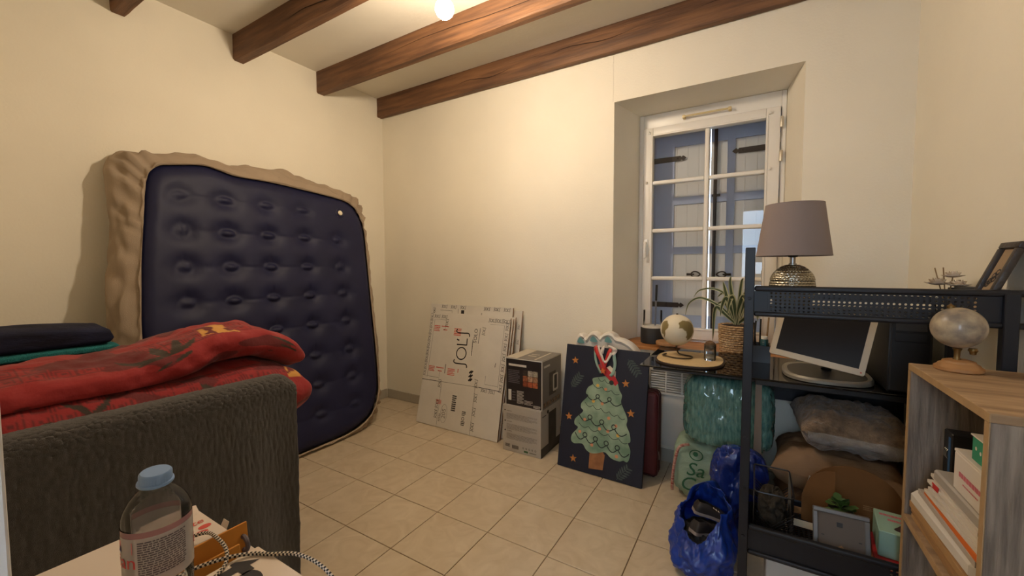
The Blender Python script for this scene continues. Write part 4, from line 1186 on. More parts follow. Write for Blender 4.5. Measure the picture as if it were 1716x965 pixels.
# superellipse outline following the photo: long along x
def blob(ax, ay, n=2.6, k=48, cx=2.648, cy=-0.338, sk=0.0):
    P = []
    for i in range(k):
        a = 2 * PI * i / k; c, s = math.cos(a), math.sin(a)
        r = (abs(c) ** n + abs(s) ** n) ** (-1 / n)
        P.append((cx + ax * c * r, cy + ay * s * r + sk * c))
    return P
B().prism(blob(0.163, 0.182), 0.008, z0=Z0).obj('rim', mat('dark cork rim', (50, 34, 24), 0.6), mat_root)
B().prism(blob(0.155, 0.174), 0.002, z0=Z0 + 0.008).obj('top', mat('beige cork', (204, 178, 134), 0.7, var=0.12, scale=60), mat_root)
ZP = Z0 + 0.0105
gl = thing('globe', 'small cream globe with olive continents on a bent wire ring stand', 'globe', (2.58, -0.31, ZP))
gc = Vector((2.578, -0.300, ZP + 0.138)); gr = 0.083
cream, olive = lin((214, 204, 180)), lin((126, 110, 66))
b = B(); cols = []
conts = [[(-2.62, 0.62), (-2.30, 0.72), (-2.02, 0.50), (-1.98, 0.24), (-2.16, 0.05), (-2.18, -0.20), (-2.32, -0.50), (-2.46, -0.25), (-2.60, 0.12), (-2.75, 0.38)],
         [(-1.30, 0.62), (-0.95, 0.78), (-0.55, 0.70), (-0.20, 0.45), (-0.12, 0.05), (-0.30, -0.32), (-0.62, -0.60), (-0.80, -0.40), (-0.78, -0.05), (-1.02, 0.10), (-1.30, 0.26)]]
NU, NV = 160, 80
for j in range(NV):
    for i in range(NU):
        lo_, la = 2 * PI * i / NU - PI, PI * (j / (NV - 1) - 0.5)
        b.v.append((gc.x + gr * math.cos(la) * math.cos(lo_), gc.y + gr * math.cos(la) * math.sin(lo_), gc.z + gr * math.sin(la)))
        w = 0.12 * nz((lo_, la, 0), 4, 3)
        c = cream
        for P in conts:
            if in_poly(lo_ + w, la + w, P): c = olive
        if lo_ > 0 and nz((math.cos(lo_) * 1.4, math.sin(lo_) * 1.4, la * 1.4), 1.3, 7) > 0.18: c = olive
        cols.append(c)
for j in range(NV - 1):
    for i in range(NU):
        b.f.append((j * NU + i, j * NU + (i + 1) % NU, (j + 1) * NU + (i + 1) % NU, (j + 1) * NU + i)); b.mi.append(0)
b.obj('sphere', attr_mat('globe print', 0.5), gl, smooth='all', colors=cols)
wire = mat('dark bronze wire', (86, 72, 54), 0.4, 0.7)
zt = ZP + 0.0045
wp = [(2.535, -0.335, zt), (2.515, -0.37, zt), (2.545, -0.385, zt), (2.575, -0.36, zt)]
ring = [(2.600 + 0.052 * math.cos(a), -0.335 + 0.052 * math.sin(a), zt) for a in [PI * 1.05 - 2 * PI * 0.80 * k / 22 for k in range(23)]]
stem = [(2.560, -0.345, zt), (2.575, -0.31, zt + 0.012), (2.578, -0.300, zt + 0.05)]
path = smooth_path([(2.525, -0.30, zt), (2.515, -0.345, zt), (2.548, -0.37, zt), (2.60, -0.39, zt), (2.652, -0.365, zt), (2.655, -0.315, zt), (2.61, -0.29, zt), (2.588, -0.292, zt + 0.006), (2.579, -0.300, zt + 0.03), (2.578, -0.300, zt + 0.056)], 8)
B().tube(path, 0.004, 8).obj('wire_stand', wire, gl, smooth=True)
B().lathe([(0.0, gr - 0.001), (0.006, gr), (0.006, gr + 0.004), (0.0, gr + 0.006)], gc, 12).obj('pole_knob', wire, gl, smooth=True)

# jar with a dried pod
jar = thing('glass_jar', 'small clear glass jar with a brown pod on the placemat', 'jar', (2.742, -0.33, ZP))
clear = glassy('clear glass', (0.90, 0.92, 0.92), 1.3, 0.03, (0.6, 0.6, 0.58), 0.10)
jc = (2.742, -0.330, ZP)
B().lathe([(0.0, 0.0), (0.026, 0.0), (0.028, 0.004), (0.028, 0.078), (0.026, 0.080), (0.0255, 0.078), (0.0255, 0.010), (0.0, 0.008)], jc, 32).obj('glass', clear, jar, smooth=True)
B().lathe([(0.0, 0.0), (0.021, 0.012), (0.026, 0.026), (0.022, 0.042), (0.010, 0.050), (0.0, 0.052)], (jc[0], jc[1], jc[2] + 0.047), 22).obj('pod', mat('brown seed pod', (104, 78, 52), 0.8, bump=0.6, bscale=120), jar, smooth=True)
B().tube([(jc[0] - 0.01, jc[1], jc[2] + 0.07), (jc[0] + 0.03, jc[1] + 0.005, jc[2] + 0.086), (jc[0] + 0.062, jc[1] + 0.01, jc[2] + 0.092)], 0.0018, 6).obj('twig', mat('dry twig', (150, 122, 84), 0.8), jar)
B().lathe([(0.0, 0.012), (0.0245, 0.012), (0.0245, 0.022), (0.0, 0.022)], jc, 24).obj('sand', mat('pale sand', (206, 192, 168), 0.9), jar)

# ------------------------------------------------------------------ on the window sill
ZS = WZ0 + 0.0155
pot = thing('pen_holder', 'black round pot with a clear sleeve and a tall pen on the window sill', 'pen holder', (2.36, 0.19, ZS))
pc = (2.355, 0.170, ZS)
B().lathe([(0.0, 0), (0.072, 0), (0.075, 0.003), (0.076, 0.098), (0.073, 0.102), (0.0, 0.102)], pc, 40).obj('pot', mat('matt black ceramic', (28, 27, 28), 0.6), pot, smooth=True)
B().lathe([(0.0, 0.1025), (0.070, 0.1025), (0.070, 0.112), (0.062, 0.116), (0.0, 0.116)], pc, 40).obj('white_rim', mat('white gravel', (214, 210, 202), 0.8, bump=0.5, bscale=120), pot, smooth=True)
B().lathe([(0.058, 0.1165), (0.060, 0.1165), (0.060, 0.215), (0.058, 0.215)], pc, 40, cap=False).obj('clear_sleeve', glassy('acrylic', (0.96, 0.97, 0.98), 1.25, 0.02), pot, smooth=True)
B().tube([(2.372, 0.165, ZS + 0.112), (2.376, 0.165, ZS + 0.28)], 0.0055, 10).obj('pen_shaft', mat('silver pen', (150, 152, 160), 0.3, 0.8), pot, smooth=True)
B().tube([(2.376, 0.165, ZS + 0.2805), (2.378, 0.165, ZS + 0.385)], 0.0068, 10).obj('pen_cap', MATS['black plastic'], pot, smooth=True)
tri = thing('trivet', 'small round wooden trivet on little feet behind the cream globe', 'trivet', (2.47, 0.06, ZS))
tc_ = (2.475, 0.045, ZS)
B().lathe([(0.0, 0.018), (0.068, 0.018), (0.072, 0.021), (0.072, 0.036), (0.068, 0.040), (0.0, 0.040)], tc_, 40).obj('disc', mat('pale wood disc', (170, 126, 84), 0.7, var=0.2, scale=30), tri, smooth=True)
for k in range(3):
    a = 2 * PI * k / 3 + 0.6
    B().lathe([(0.008, 0.0), (0.010, 0.0178)], (tc_[0] + 0.05 * math.cos(a), tc_[1] + 0.05 * math.sin(a), ZS), 12).obj('foot', mat('steel', (170, 168, 164), 0.3, 0.9), tri)

# spider plant in a woven basket
pl = thing('spider_plant', 'spider plant with green and white striped leaves in a woven basket pot', 'plant', (2.835, 0.07, ZS))
pcx, pcy = 2.845, 0.075
bk = mat('woven seagrass', (216, 184, 142), 0.8, rgb2=(164, 128, 90), scale=90, bump=0.4, bscale=160)
b = B()
RO, ST = 13, 30
for r in range(RO):
    z = ZS + 0.006 + r * 0.0128
    rad_ = 0.078 + 0.010 * r / RO
    for k in range(ST):
        a0, a1 = 2 * PI * k / ST, 2 * PI * (k + 1) / ST
        outw = 0.006 if (k + r) % 2 == 0 else -0.003
        pts = []
        for q in range(4):
            a = a0 + (a1 - a0) * q / 3
            rr_ = rad_ + outw * math.sin(PI * q / 3)
            pts.append((pcx + rr_ * math.cos(a), pcy + rr_ * math.sin(a), z))
        b.tube(pts, 0.0064, 5, cap=False)
bo = b.obj('weave', bk, pl, smooth='all'); bo['kind'] = 'stuff'
B().lathe([(0.0, 0.0005), (0.070, 0.0005), (0.073, 0.01), (0.080, 0.160), (0.076, 0.160), (0.0, 0.15)], (pcx, pcy, ZS), 36).obj('liner', mat('dark brown liner', (60, 44, 32), 0.8), pl, smooth=True)
B().lathe([(0.0, 0.166), (0.05, 0.164), (0.074, 0.1602)], (pcx, pcy, ZS), 24).obj('soil', mat('soil', (48, 36, 28), 0.95, bump=0.8, bscale=80), pl, smooth='all')
lg, lw = mat('leaf green', (72, 86, 54), 0.5, var=0.15, scale=20), mat('leaf cream', (196, 192, 150), 0.5)
def blade(pts, w):
    P = smooth_path(pts, 7)
    vs, fs, mi = [], [], []
    n = len(P)
    ref = Vector((0.514, -0.858, 0.0))
    b = B()
    for i, p in enumerate(P):
        t = (P[min(i + 1, n - 1)] - P[max(i - 1, 0)]).normalized()
        q = t.cross(ref)
        if q.length < 0.05: q = t.cross(Vector((0, 0, 1)))
        q.normalize()
        s = i / (n - 1)
        ww = w * min(1.0, 0.45 + 2.2 * s) * (1 - max(0, (s - 0.45) / 0.55) ** 1.6) + 0.0004
        nrm = q.cross(t)
        for f, dz in ((-1, 0.12), (-0.55, 0.03), (0, -0.08), (0.55, 0.03), (1, 0.12)):
            vs.append(p + q * ww * f + nrm * ww * dz)
    for i in range(n - 1):
        for k in range(4):
            b.cur = 0
            fs.append((5 * i + k, 5 * i + k + 1, 5 * i + 6 + k, 5 * i + 5 + k)); mi.append(0 if k in (1, 2) else 1)
    o = len(b.f)
    b.add(vs, fs)
    b.mi = mi
    return b.obj('leaf', [lg, lw], pl, smooth='all')
c0 = Vector((pcx, pcy, ZS + 0.165))
rnd = random.Random(5)
def L(dx, dy, dz): return (c0.x + dx, c0.y + dy, c0.z + dz)
for pts, w in (([L(0, 0, 0), L(-0.05, 0, 0.07), L(-0.13, -0.01, 0.13), L(-0.20, -0.01, 0.150), L(-0.255, -0.02, 0.115), L(-0.275, -0.02, 0.04)], 0.0085),
               ([L(0, 0, 0.05), L(-0.05, 0.02, 0.16), L(-0.12, 0.02, 0.205), L(-0.20, 0.02, 0.195), L(-0.235, 0.02, 0.15)], 0.007),
               ([L(-0.01, 0, 0), L(-0.045, 0, 0.12), L(-0.065, 0, 0.21), L(-0.075, 0.0, 0.25)], 0.014),
               ([L(0, 0, 0), L(-0.022, 0.01, 0.13), L(-0.038, 0, 0.24), L(-0.034, 0, 0.285)], 0.013),
               ([L(0.0, 0, 0), L(0.01, 0, 0.14), L(0.02, 0, 0.25), L(0.03, 0, 0.27)], 0.011),
               ([L(0.01, 0, 0), L(0.04, 0, 0.13), L(0.065, 0, 0.22), L(0.07, 0, 0.25)], 0.012),
               ([L(0, -0.01, 0), L(-0.03, -0.03, 0.10), L(-0.055, -0.04, 0.155), L(-0.075, -0.05, 0.11), L(-0.082, -0.05, 0.05)], 0.015),
               ([L(0, -0.01, 0), L(-0.012, -0.03, 0.11), L(-0.025, -0.05, 0.165), L(-0.04, -0.06, 0.12), L(-0.045, -0.06, 0.06)], 0.016),
               ([L(0, -0.01, 0), L(0.012, -0.03, 0.11), L(0.03, -0.05, 0.17), L(0.05, -0.06, 0.13), L(0.055, -0.06, 0.05)], 0.016),
               ([L(0, -0.01, 0), L(0.03, -0.02, 0.11), L(0.06, -0.03, 0.155), L(0.09, -0.04, 0.11), L(0.105, -0.04, 0.03)], 0.015),
               ([L(0, 0, 0), L(-0.06, -0.02, 0.06), L(-0.10, -0.03, 0.10), L(-0.115, -0.03, 0.07), L(-0.118, -0.03, -0.03), L(-0.12, -0.03, -0.10)], 0.012),
               ([L(0, 0, 0), L(0.05, -0.02, 0.05), L(0.085, -0.03, 0.085), L(0.11, -0.03, 0.05)], 0.014),
               ([L(0, 0.02, 0), L(0.02, 0.05, 0.12), L(0.05, 0.08, 0.20), L(0.09, 0.10, 0.18)], 0.012),
               ([L(0, 0.02, 0), L(-0.03, 0.05, 0.12), L(-0.07, 0.08, 0.18), L(-0.11, 0.09, 0.15)], 0.011),
               ([L(0, 0, 0), L(-0.03, 0.01, 0.06), L(-0.06, 0.0, 0.12), L(-0.09, 0.0, 0.125), L(-0.13, 0.0, 0.08)], 0.010)):
    blade(pts, w)

# pen tray with small bottles behind the shelf post
tray = thing('desk_tidy', 'black desk tidy with pens behind the shelf post', 'desk tidy', (2.945, -0.16, Z0))
b = B().box(2.885, 3.005, -0.22, -0.10, Z0, Z0 + 0.006).box(2.885, 2.890, -0.22, -0.10, Z0 + 0.006, Z0 + 0.085).box(3.0, 3.005, -0.22, -0.10, Z0 + 0.006, Z0 + 0.085).box(2.890, 3.0, -0.22, -0.215, Z0 + 0.006, Z0 + 0.085).box(2.890, 3.0, -0.105, -0.10, Z0 + 0.006, Z0 + 0.085)
b.obj('tray', black_m, tray)
for k, (x, y, dx, h, m) in enumerate(((2.93, -0.13, 0.01, 0.20, 'black plastic'), (2.945, -0.125, -0.012, 0.19, 'black plastic'), (2.985, -0.12, 0.012, 0.22, 'dry twig'), (2.958, -0.12, 0.004, 0.21, 'black plastic'))):
    B().tube([(x, y, Z0 + 0.0065), (x + dx, y + 0.01, Z0 + h)], 0.004, 8).obj('pen', MATS[m], tray, smooth=True)
for x, y, h, lab in ((2.91, -0.185, 0.165, 'white glue bottle with a teal cap standing close behind the shelf post'), (2.978, -0.19, 0.125, 'short bottle with a white cap and dark teal label beside the monitor')):
    bt = thing('small_bottle', lab, 'bottle', (x, y, Z0 + 0.0065))
    z = Z0 + 0.0065
    B().lathe([(0.0, 0), (0.016, 0), (0.0175, 0.003), (0.0175, h - 0.055), (0.016, h - 0.05)], (x, y, z), 20).obj('body', mat('white bottle', (214, 208, 190), 0.4) if h > 0.15 else mat('ochre bottle', (170, 134, 74), 0.4), bt, smooth=True)
    B().lathe([(0.0172, h - 0.05), (0.0176, h - 0.048), (0.0176, h - 0.018), (0.015, h - 0.014)], (x, y, z), 20).obj('label_band', mat('teal label', (28, 74, 80), 0.45), bt, smooth=True)
    B().lathe([(0.0145, h - 0.0138), (0.0145, h), (0.0, h + 0.001)], (x, y, z), 20).obj('cap', mat('white plastic', (225, 222, 214), 0.4), bt, smooth=True)
    b = B()
    for k in range(2): b.text('----', 0.008, fn=lambda p, k=k: (x + 0.0178 * math.sin(p[0] / 0.0178 - 0.35), y - 0.0178 * math.cos(p[0] / 0.0178 - 0.35), z + h - 0.028 - 0.010 * k + p[1]))
    o = b.obj('label_print', whiteish, bt); o['kind'] = 'stuff'

# ------------------------------------------------------------------ monitor
mon = thing('monitor', 'switched off computer monitor with a silver bezel on the glass desk', 'monitor', (3.22, -0.38, Z0))
silver = mat('silver bezel', (196, 182, 158), 0.45)
bl = Vector((2.992, -0.42, 0.815)); br = Vector((3.285, -0.475, 0.766)); tl = Vector((3.045, -0.36, 1.045))
MM = frame_matrix(bl, br - bl, tl - bl)
MW, MH = 0.335, 0.262
B().prism(rrect(0, MW, 0, MH, 0.008), 0.022, MM, z0=-0.022).obj('casing', silver, mon, smooth=True)
B().box(0.022, MW - 0.022, 0.026, MH - 0.022, 0.0, 0.0006, M=MM).obj('screen', mat('dark screen', (28, 23, 21), 0.45, spec=0.25), mon)
B().prism(rrect(0.04, MW - 0.04, 0.03, MH - 0.03, 0.02), 0.03, MM, z0=-0.0525).obj('back_cover', mat('dark grey plastic', (60, 58, 58), 0.5), mon, smooth=True)
B().box(MW - 0.015, MW - 0.010, 0.010, 0.015, 0.0, 0.0008, M=MM).obj('power_light', mat('red print', (206, 84, 70), 0.7), mon)
back = MM @ Vector((MW / 2, 0.10, -0.052))
bx_, by_ = 3.205, -0.365
B().tube(smooth_path([(back.x, back.y, back.z), (back.x + 0.02, back.y + 0.05, back.z - 0.01), (bx_ + 0.02, by_ + 0.09, Z0 + 0.07), (bx_ + 0.01, by_ + 0.05, Z0 + 0.018)], 8), 0.020, 12).obj('stand_arm', mat('dark grey plastic', (60, 58, 58), 0.5), mon, smooth=True)
def ell(ax, ay, n=2.4, k=56, cx=bx_, cy=by_):
    return blob(ax, ay, n, k, cx, cy)
BASE = blob(0.158, 0.175, 2.8, 56, bx_, by_)
BI = blob(0.138, 0.152, 2.8, 56, bx_, by_)
b = B(); n = len(BASE)
vs = [(x, y, Z0 + 0.002) for x, y in BASE] + [(x, y, Z0 + 0.014) for x, y in BASE] + [(bx_ + (x - bx_) * 0.96, by_ + (y - by_) * 0.96, Z0 + 0.022) for x, y in BASE] + [(x, y, Z0 + 0.0185) for x, y in BI]
fs = []
for i in range(3):
    for k in range(n): fs.append((i * n + k, i * n + (k + 1) % n, (i + 1) * n + (k + 1) % n, (i + 1) * n + k))
fs.append(tuple(range(n - 1, -1, -1)))
b.add(vs, fs); b.obj('base_rim', mat('dull silver', (150, 144, 132), 0.4, 0.4), mon, smooth=True)
B().prism(BI, 0.003, z0=Z0 + 0.0155).obj('base_plate', black_m, mon)

# black loudspeaker-like tower right of the monitor
tow = thing('computer_tower', 'black computer tower on the glass desk beside the monitor', 'computer', (3.43, -0.30, Z0))
B().box(3.372, 3.496, -0.54, -0.12, Z0 + 0.004, Z0 + 0.30, 0.006).obj('case', mat('black computer case', (16, 16, 18), 0.5), tow, smooth=True)
B().box(3.378, 3.490, -0.546, -0.5402, Z0 + 0.010, Z0 + 0.294, 0.003).obj('front_panel', black_m, tow)
for k in range(2): B().box(3.390, 3.478, -0.549, -0.5462, Z0 + 0.20 + 0.042 * k, Z0 + 0.236 + 0.042 * k, 0.002).obj('drive_cover', mat('dark grey plastic', (60, 58, 58), 0.5) if k else black_m, tow)
for x in (3.395, 3.473):
    for y in (-0.50, -0.16): B().box(x - 0.01, x + 0.01, y - 0.01, y + 0.01, Z0, Z0 + 0.0042).obj('foot', black_m, tow)

# ================================================================== UNDER THE DESK
wrap = mat('green fabric under plastic film', (116, 166, 154), 0.22, rgb2=(72, 124, 122), scale=14, stretch=(6, 1, 1.5), bump=0.9, bscale=26, coat=0.9)
def lump(x0, x1, y0, y1, z0, z1, n=4.5, seed=1, amp=0.012, fr=5, nu=96, nv=60):
    cx, cy, cz = (x0 + x1) / 2, (y0 + y1) / 2, (z0 + z1) / 2
    ax, ay, az = (x1 - x0) / 2, (y1 - y0) / 2, (z1 - z0) / 2
    def fn(u, v):
        a, e = 2 * PI * u, PI * (v - 0.5)
        d = Vector((math.cos(e) * math.cos(a), math.cos(e) * math.sin(a), math.sin(e)))
        r = (abs(d.x) ** n + abs(d.y) ** n + abs(d.z) ** n) ** (-1 / n)
        p = d * r
        w = amp * nz(p, fr * 0.5, seed) + amp * 0.5 * nz(p, fr * 1.6, seed + 3) - abs(amp * 0.5 * nz(p, fr * 3, seed + 5))
        w = min(w, 0.0)
        return (cx + p.x * (ax + w), cy + p.y * (ay + w), max(z0, cz + p.z * (az + w)))
    return B().grid(fn, nu, nv, wrapu=True)
o = lump(2.622, 3.028, -0.43, -0.13, 0.304, 0.664, 5.0, 2, 0.02, 6).obj('wrapped_bundle', wrap, None, smooth='all'); recenter(o)
tag(o, 'turquoise folded bedding shrink-wrapped in clear plastic, under the glass desk', 'bedding')
# mint bag with lettering
mint = thing('fabric_bag', 'mint green fabric bag with dark green lettering and red striped piping, on the floor', 'bag', (2.74, -0.26, 0.0))
lump(2.575, 2.98, -0.40, -0.13, 0.002, 0.309, 5.0, 5, 0.016, 5).obj('bag', mat('mint canvas', (150, 172, 150), 0.85, var=0.12, scale=12, bump=0.3, bscale=200), mint, smooth='all')
FB = frame_matrix((2.575, -0.4005, 0.0), (1, 0, 0), (0, 0, 1))
b = B(); b.text('Sa', 0.10, FB @ Matrix.Translation((0.115, 0.172, 0)), shear=0.25); b.text('Co', 0.10, FB @ Matrix.Translation((0.105, 0.092, 0)), shear=0.25)
b.stroke(circ(0.12, 0.252, 0.030, 24, 0.026), 0.005, FB, closed=True); b.prism(circ(0.117, 0.257, 0.012, 12), 0.0006, FB)
o = b.obj('lettering', mat('green print dark', (40, 96, 66), 0.8), mint); o['kind'] = 'stuff'
pp = smooth_path([(2.66, -0.392, 0.298), (2.615, -0.394, 0.275), (2.594, -0.396, 0.20), (2.584, -0.396, 0.11), (2.582, -0.394, 0.04)], 10)
B().tube(pp, 0.0075, 8).obj('piping', mat('striped piping', (196, 160, 146), 0.8, rgb2=(150, 70, 64), scale=40, stretch=(1, 1, 3)), mint, smooth=True)

# blue plastic carrier bags
blue = mat('blue woven plastic', (24, 60, 154), 0.35, var=0.25, scale=8, bump=0.5, bscale=22, coat=0.3)
bag = thing('carrier_bag', 'open blue plastic carrier bag full of dark shoes on the floor by the post', 'bag', (2.772, -0.822, 0.0))
b = B()
bx, by = 2.772, -0.822
def bagf(u, v):
    a = 2 * PI * u
    ca, sa = math.cos(a), math.sin(a)
    n = 2.6; r = (abs(ca) ** n + abs(sa) ** n) ** (-1 / n)
    prof = 1.0 + 0.10 * math.sin(PI * min(1, v * 1.2)) - 0.18 * max(0, v - 0.55) / 0.45 - (0.25 * (1 - v / 0.12) ** 2 if v < 0.12 else 0)
    rim = 0.215 + 0.035 * math.sin(a) + 0.035 * math.cos(a) + 0.02 * math.exp(-((a - 1.7) / 0.45) ** 2) - 0.04 * math.exp(-((a - 4.6) / 0.35) ** 2) + 0.03 * math.exp(-((a - 5.6) / 0.3) ** 2) + 0.02 * math.exp(-((a - 3.4) / 0.3) ** 2)
    z = 0.003 + v * rim
    w = 0.022 * nz((ca * 1.2, sa * 1.2, v * 2), 1.6, 3) + 0.016 * nz((ca, sa, v), 4.5, 4) + 0.007 * nz((ca, sa, v), 12, 9)
    return (bx + (0.108 * prof + w) * ca * r, by + (0.145 * prof + w) * sa * r, z + (0.006 * nz((ca, sa, 0), 5, 2) if v > 0.9 else 0))
b.grid(bagf, 140, 50, wrapu=True); n = 140
b.f.append(tuple(range(n))); b.mi.append(0)
o = b.obj('bag', blue, bag, smooth='all'); s = o.modifiers.new('thickness', 'SOLIDIFY'); s.thickness = 0.002
hp = smooth_path([(2.71, -0.74, 0.20), (2.725, -0.73, 0.25), (2.755, -0.72, 0.275), (2.79, -0.70, 0.28), (2.815, -0.69, 0.24)], 8)
bb = B(); vs = []; fs = []
for i, p in enumerate(hp):
    vs += [p + Vector((0.012, 0.02, 0)), p + Vector((-0.012, -0.02, 0.006))]
    if i: fs.append((2 * i - 2, 2 * i - 1, 2 * i + 1, 2 * i))
bb.add(vs, fs); o = bb.obj('bag_handle', blue, bag, smooth='all'); s = o.modifiers.new('thickness', 'SOLIDIFY'); s.thickness = 0.002
o = lump(2.682, 2.862, -0.945, -0.705, 0.006, 0.145, 3.0, 31, 0.03, 6, 70, 44).obj('bunched_clothes', mat('black cloth', (24, 23, 26), 0.9, bump=0.4, bscale=60), None, smooth='all'); recenter(o)
tag(o, 'bunched black clothes in the open blue bag under the shoes', 'clothes')
def shoe(x, y, z, rz, label, sc=1.0):
    root = thing('shoe', label, 'shoe', (x, y, z), 'shoes in the blue bag', rz)
    MS = Matrix.Translation((x, y, z)) @ Matrix.Rotation(rz, 4, 'Z') @ Matrix.Rotation(0.25, 4, 'Y')
    sole = [(p.x * sc, p.y * sc) for p in smooth_path([(-0.06, 0.022, 0), (-0.065, 0, 0), (-0.06, -0.022, 0), (0.0, -0.022, 0), (0.05, -0.03, 0), (0.078, -0.012, 0), (0.078, 0.012, 0), (0.05, 0.028, 0), (0.0, 0.020, 0)], 5, closed=True)]
    B().prism(sole, 0.012, MS).obj('sole', mat('pale rubber', (150, 136, 130), 0.7), root)
    b = B(); n = len(sole)
    vs = []; hts = [0.012, 0.03, 0.045, 0.052]; scs = [0.97, 0.98, 0.86, 0.55]
    for h, k in zip(hts, scs):
        for px, py in sole:
            hh = h * (1.0 if px < 0 else max(0.45, 1 - px * 6))
            vs.append((px * k - (0.02 if k < 0.6 else 0), py * k, max(hh, 0.012)))
    fs = [(i * n + k, i * n + (k + 1) % n, (i + 1) * n + (k + 1) % n, (i + 1) * n + k) for i in range(3) for k in range(n)]
    b.add(vs, fs, MS); b.obj('upper', mat('dark shoe leather', (46, 40, 38), 0.6), root, smooth='all')
    b = B()
    for k in range(4): b.tube([(0.012 + k * 0.011, -0.012, 0.034 - k * 0.004), (0.014 + k * 0.011, 0.012, 0.034 - k * 0.004)], 0.0022, 5, M=MS)
    o = b.obj('laces', mat('white lace', (200, 190, 178), 0.8), root); o['kind'] = 'stuff'
shoe(2.775, -0.838, 0.128, 0.9, 'dark shoe with a pale sole lying in the blue bag, toe towards the post')
shoe(2.785, -0.757, 0.160, 0.4, 'dark laced shoe on top of the other shoe in the blue bag')
o = lump(2.77, 3.005, -0.636, -0.517, 0.002, 0.410, 3.2, 11, 0.05, 5).obj('plastic_sack', mat('dark blue film', (26, 50, 128), 0.25, var=0.3, scale=9, bump=0.8, bscale=24, coat=0.5), None, smooth='all'); recenter(o)
tag(o, 'crumpled dark blue plastic sack standing behind the open blue bag', 'sack')

# pillows
fluff = mat('beige fluffy fabric', (150, 124, 98), 0.95, rgb2=(112, 90, 70), scale=40, bump=0.8, bscale=120, sheen=0.4)
tan = mat('tan cotton', (146, 114, 84), 0.9, var=0.15, scale=10, bump=0.3, bscale=60)
def pillow_mesh(ax, ay, az, seed, M, amp=1.0):
    b = B()
    for sgn in (-1, 1):
        def fn(u, v, sgn=sgn):
            x, y = 2 * u - 1, 2 * v - 1
            h = ((1 - x ** 4) * (1 - y ** 4)) ** 0.5
            k = 1 - 0.07 * (1 - x * x) * y * y - 0.0
            k2 = 1 - 0.07 * (1 - y * y) * x * x
            px, py = ax * x * k2, ay * y * k
            w = amp * (0.016 * nz((x, y, sgn), 1.8, seed) + 0.012 * nz((x, y, sgn), 4.5, seed + 2) - 0.012 * abs(nz((x * 1.5, y * 1.5, sgn), 3.0, seed + 4)))
            edge = 0.006 * nz((x * 3, y * 3, 0), 2, seed) * (1 - h)
            return (px, py, sgn * (az * h + w * min(1, h * 3)) * 1.0 + edge)
        b.grid(fn, 70, 60, M=M)
    return b
def pillow(label, c, a, rz, m, seed, tilt=0.0, amp=1.0):
    M = Matrix.Translation(c) @ Matrix.Rotation(rz, 4, 'Z') @ Matrix.Rotation(tilt, 4, 'Y')
    root = thing('pillow', label, 'pillow', (c[0], c[1], c[2] - a[2]))
    pillow_mesh(*a, seed, M, amp).obj('pillow_body', m, root, smooth='all')
    return root, M
pillow('tan pillow lying on the floor, lowest of the pillows under the desk', (3.262, -0.33, 0.106), (0.21, 0.20, 0.102), 0.1, tan, 2)
r_, M_ = pillow('tan pillow with a white care label, middle of the pillows under the desk', (3.255, -0.35, 0.312), (0.235, 0.185, 0.104), -0.1, tan, 4)
B().box(-0.02, 0.02, -0.0004, 0.0004, -0.012, 0.012, M=Matrix.Translation((3.16, -0.545, 0.318)) @ Matrix.Rotation(0.2, 4, 'Y')).obj('care_label', mat('white plastic', (225, 222, 214), 0.4), r_)
r_, M_ = pillow('fluffy beige pillow in torn clear wrapping, topmost under the desk', (3.292, -0.36, 0.512), (0.192, 0.185, 0.087), 0.05, fluff, 7, 0.05, 1.5)
wf = glassy('cloudy plastic film', (0.9, 0.9, 0.9), 1.45, 0.12, (0.6, 0.57, 0.52), 0.35)
b = B()
b.grid(lambda u, v: (-0.17 + 0.36 * u, -0.185 - 0.012 * math.sin(PI * v) - 0.004 * nz((u * 9, v * 3, 0), 1, 4), -0.045 + 0.05 * v + 0.008 * nz((u * 8, v * 4, 1), 1, 5)), 60, 10, M=M_)
b.obj('plastic_wrapping', wf, r_, smooth='all')

# ================================================================== BLACK METAL SHELF UNIT
steel_b = mat('black shelf steel', (14, 17, 27), 0.48, spec=0.45)
sh = thing('shelf_unit', 'black steel shelf unit with perforated panels standing before the desk', 'shelf', (3.22, -0.83, 0.0))
SFY, SBY, SLX, SRX = -1.0, -0.655, 2.913, 3.51
PW2 = 0.0145
for x in (SLX, SRX):
    for y in (SFY, SBY):
        B().box(x - PW2, x + PW2, y - PW2, y + PW2, 0.0008, 1.272 if x == SLX else 1.135, 0.002, 1).obj('post', steel_b, sh)
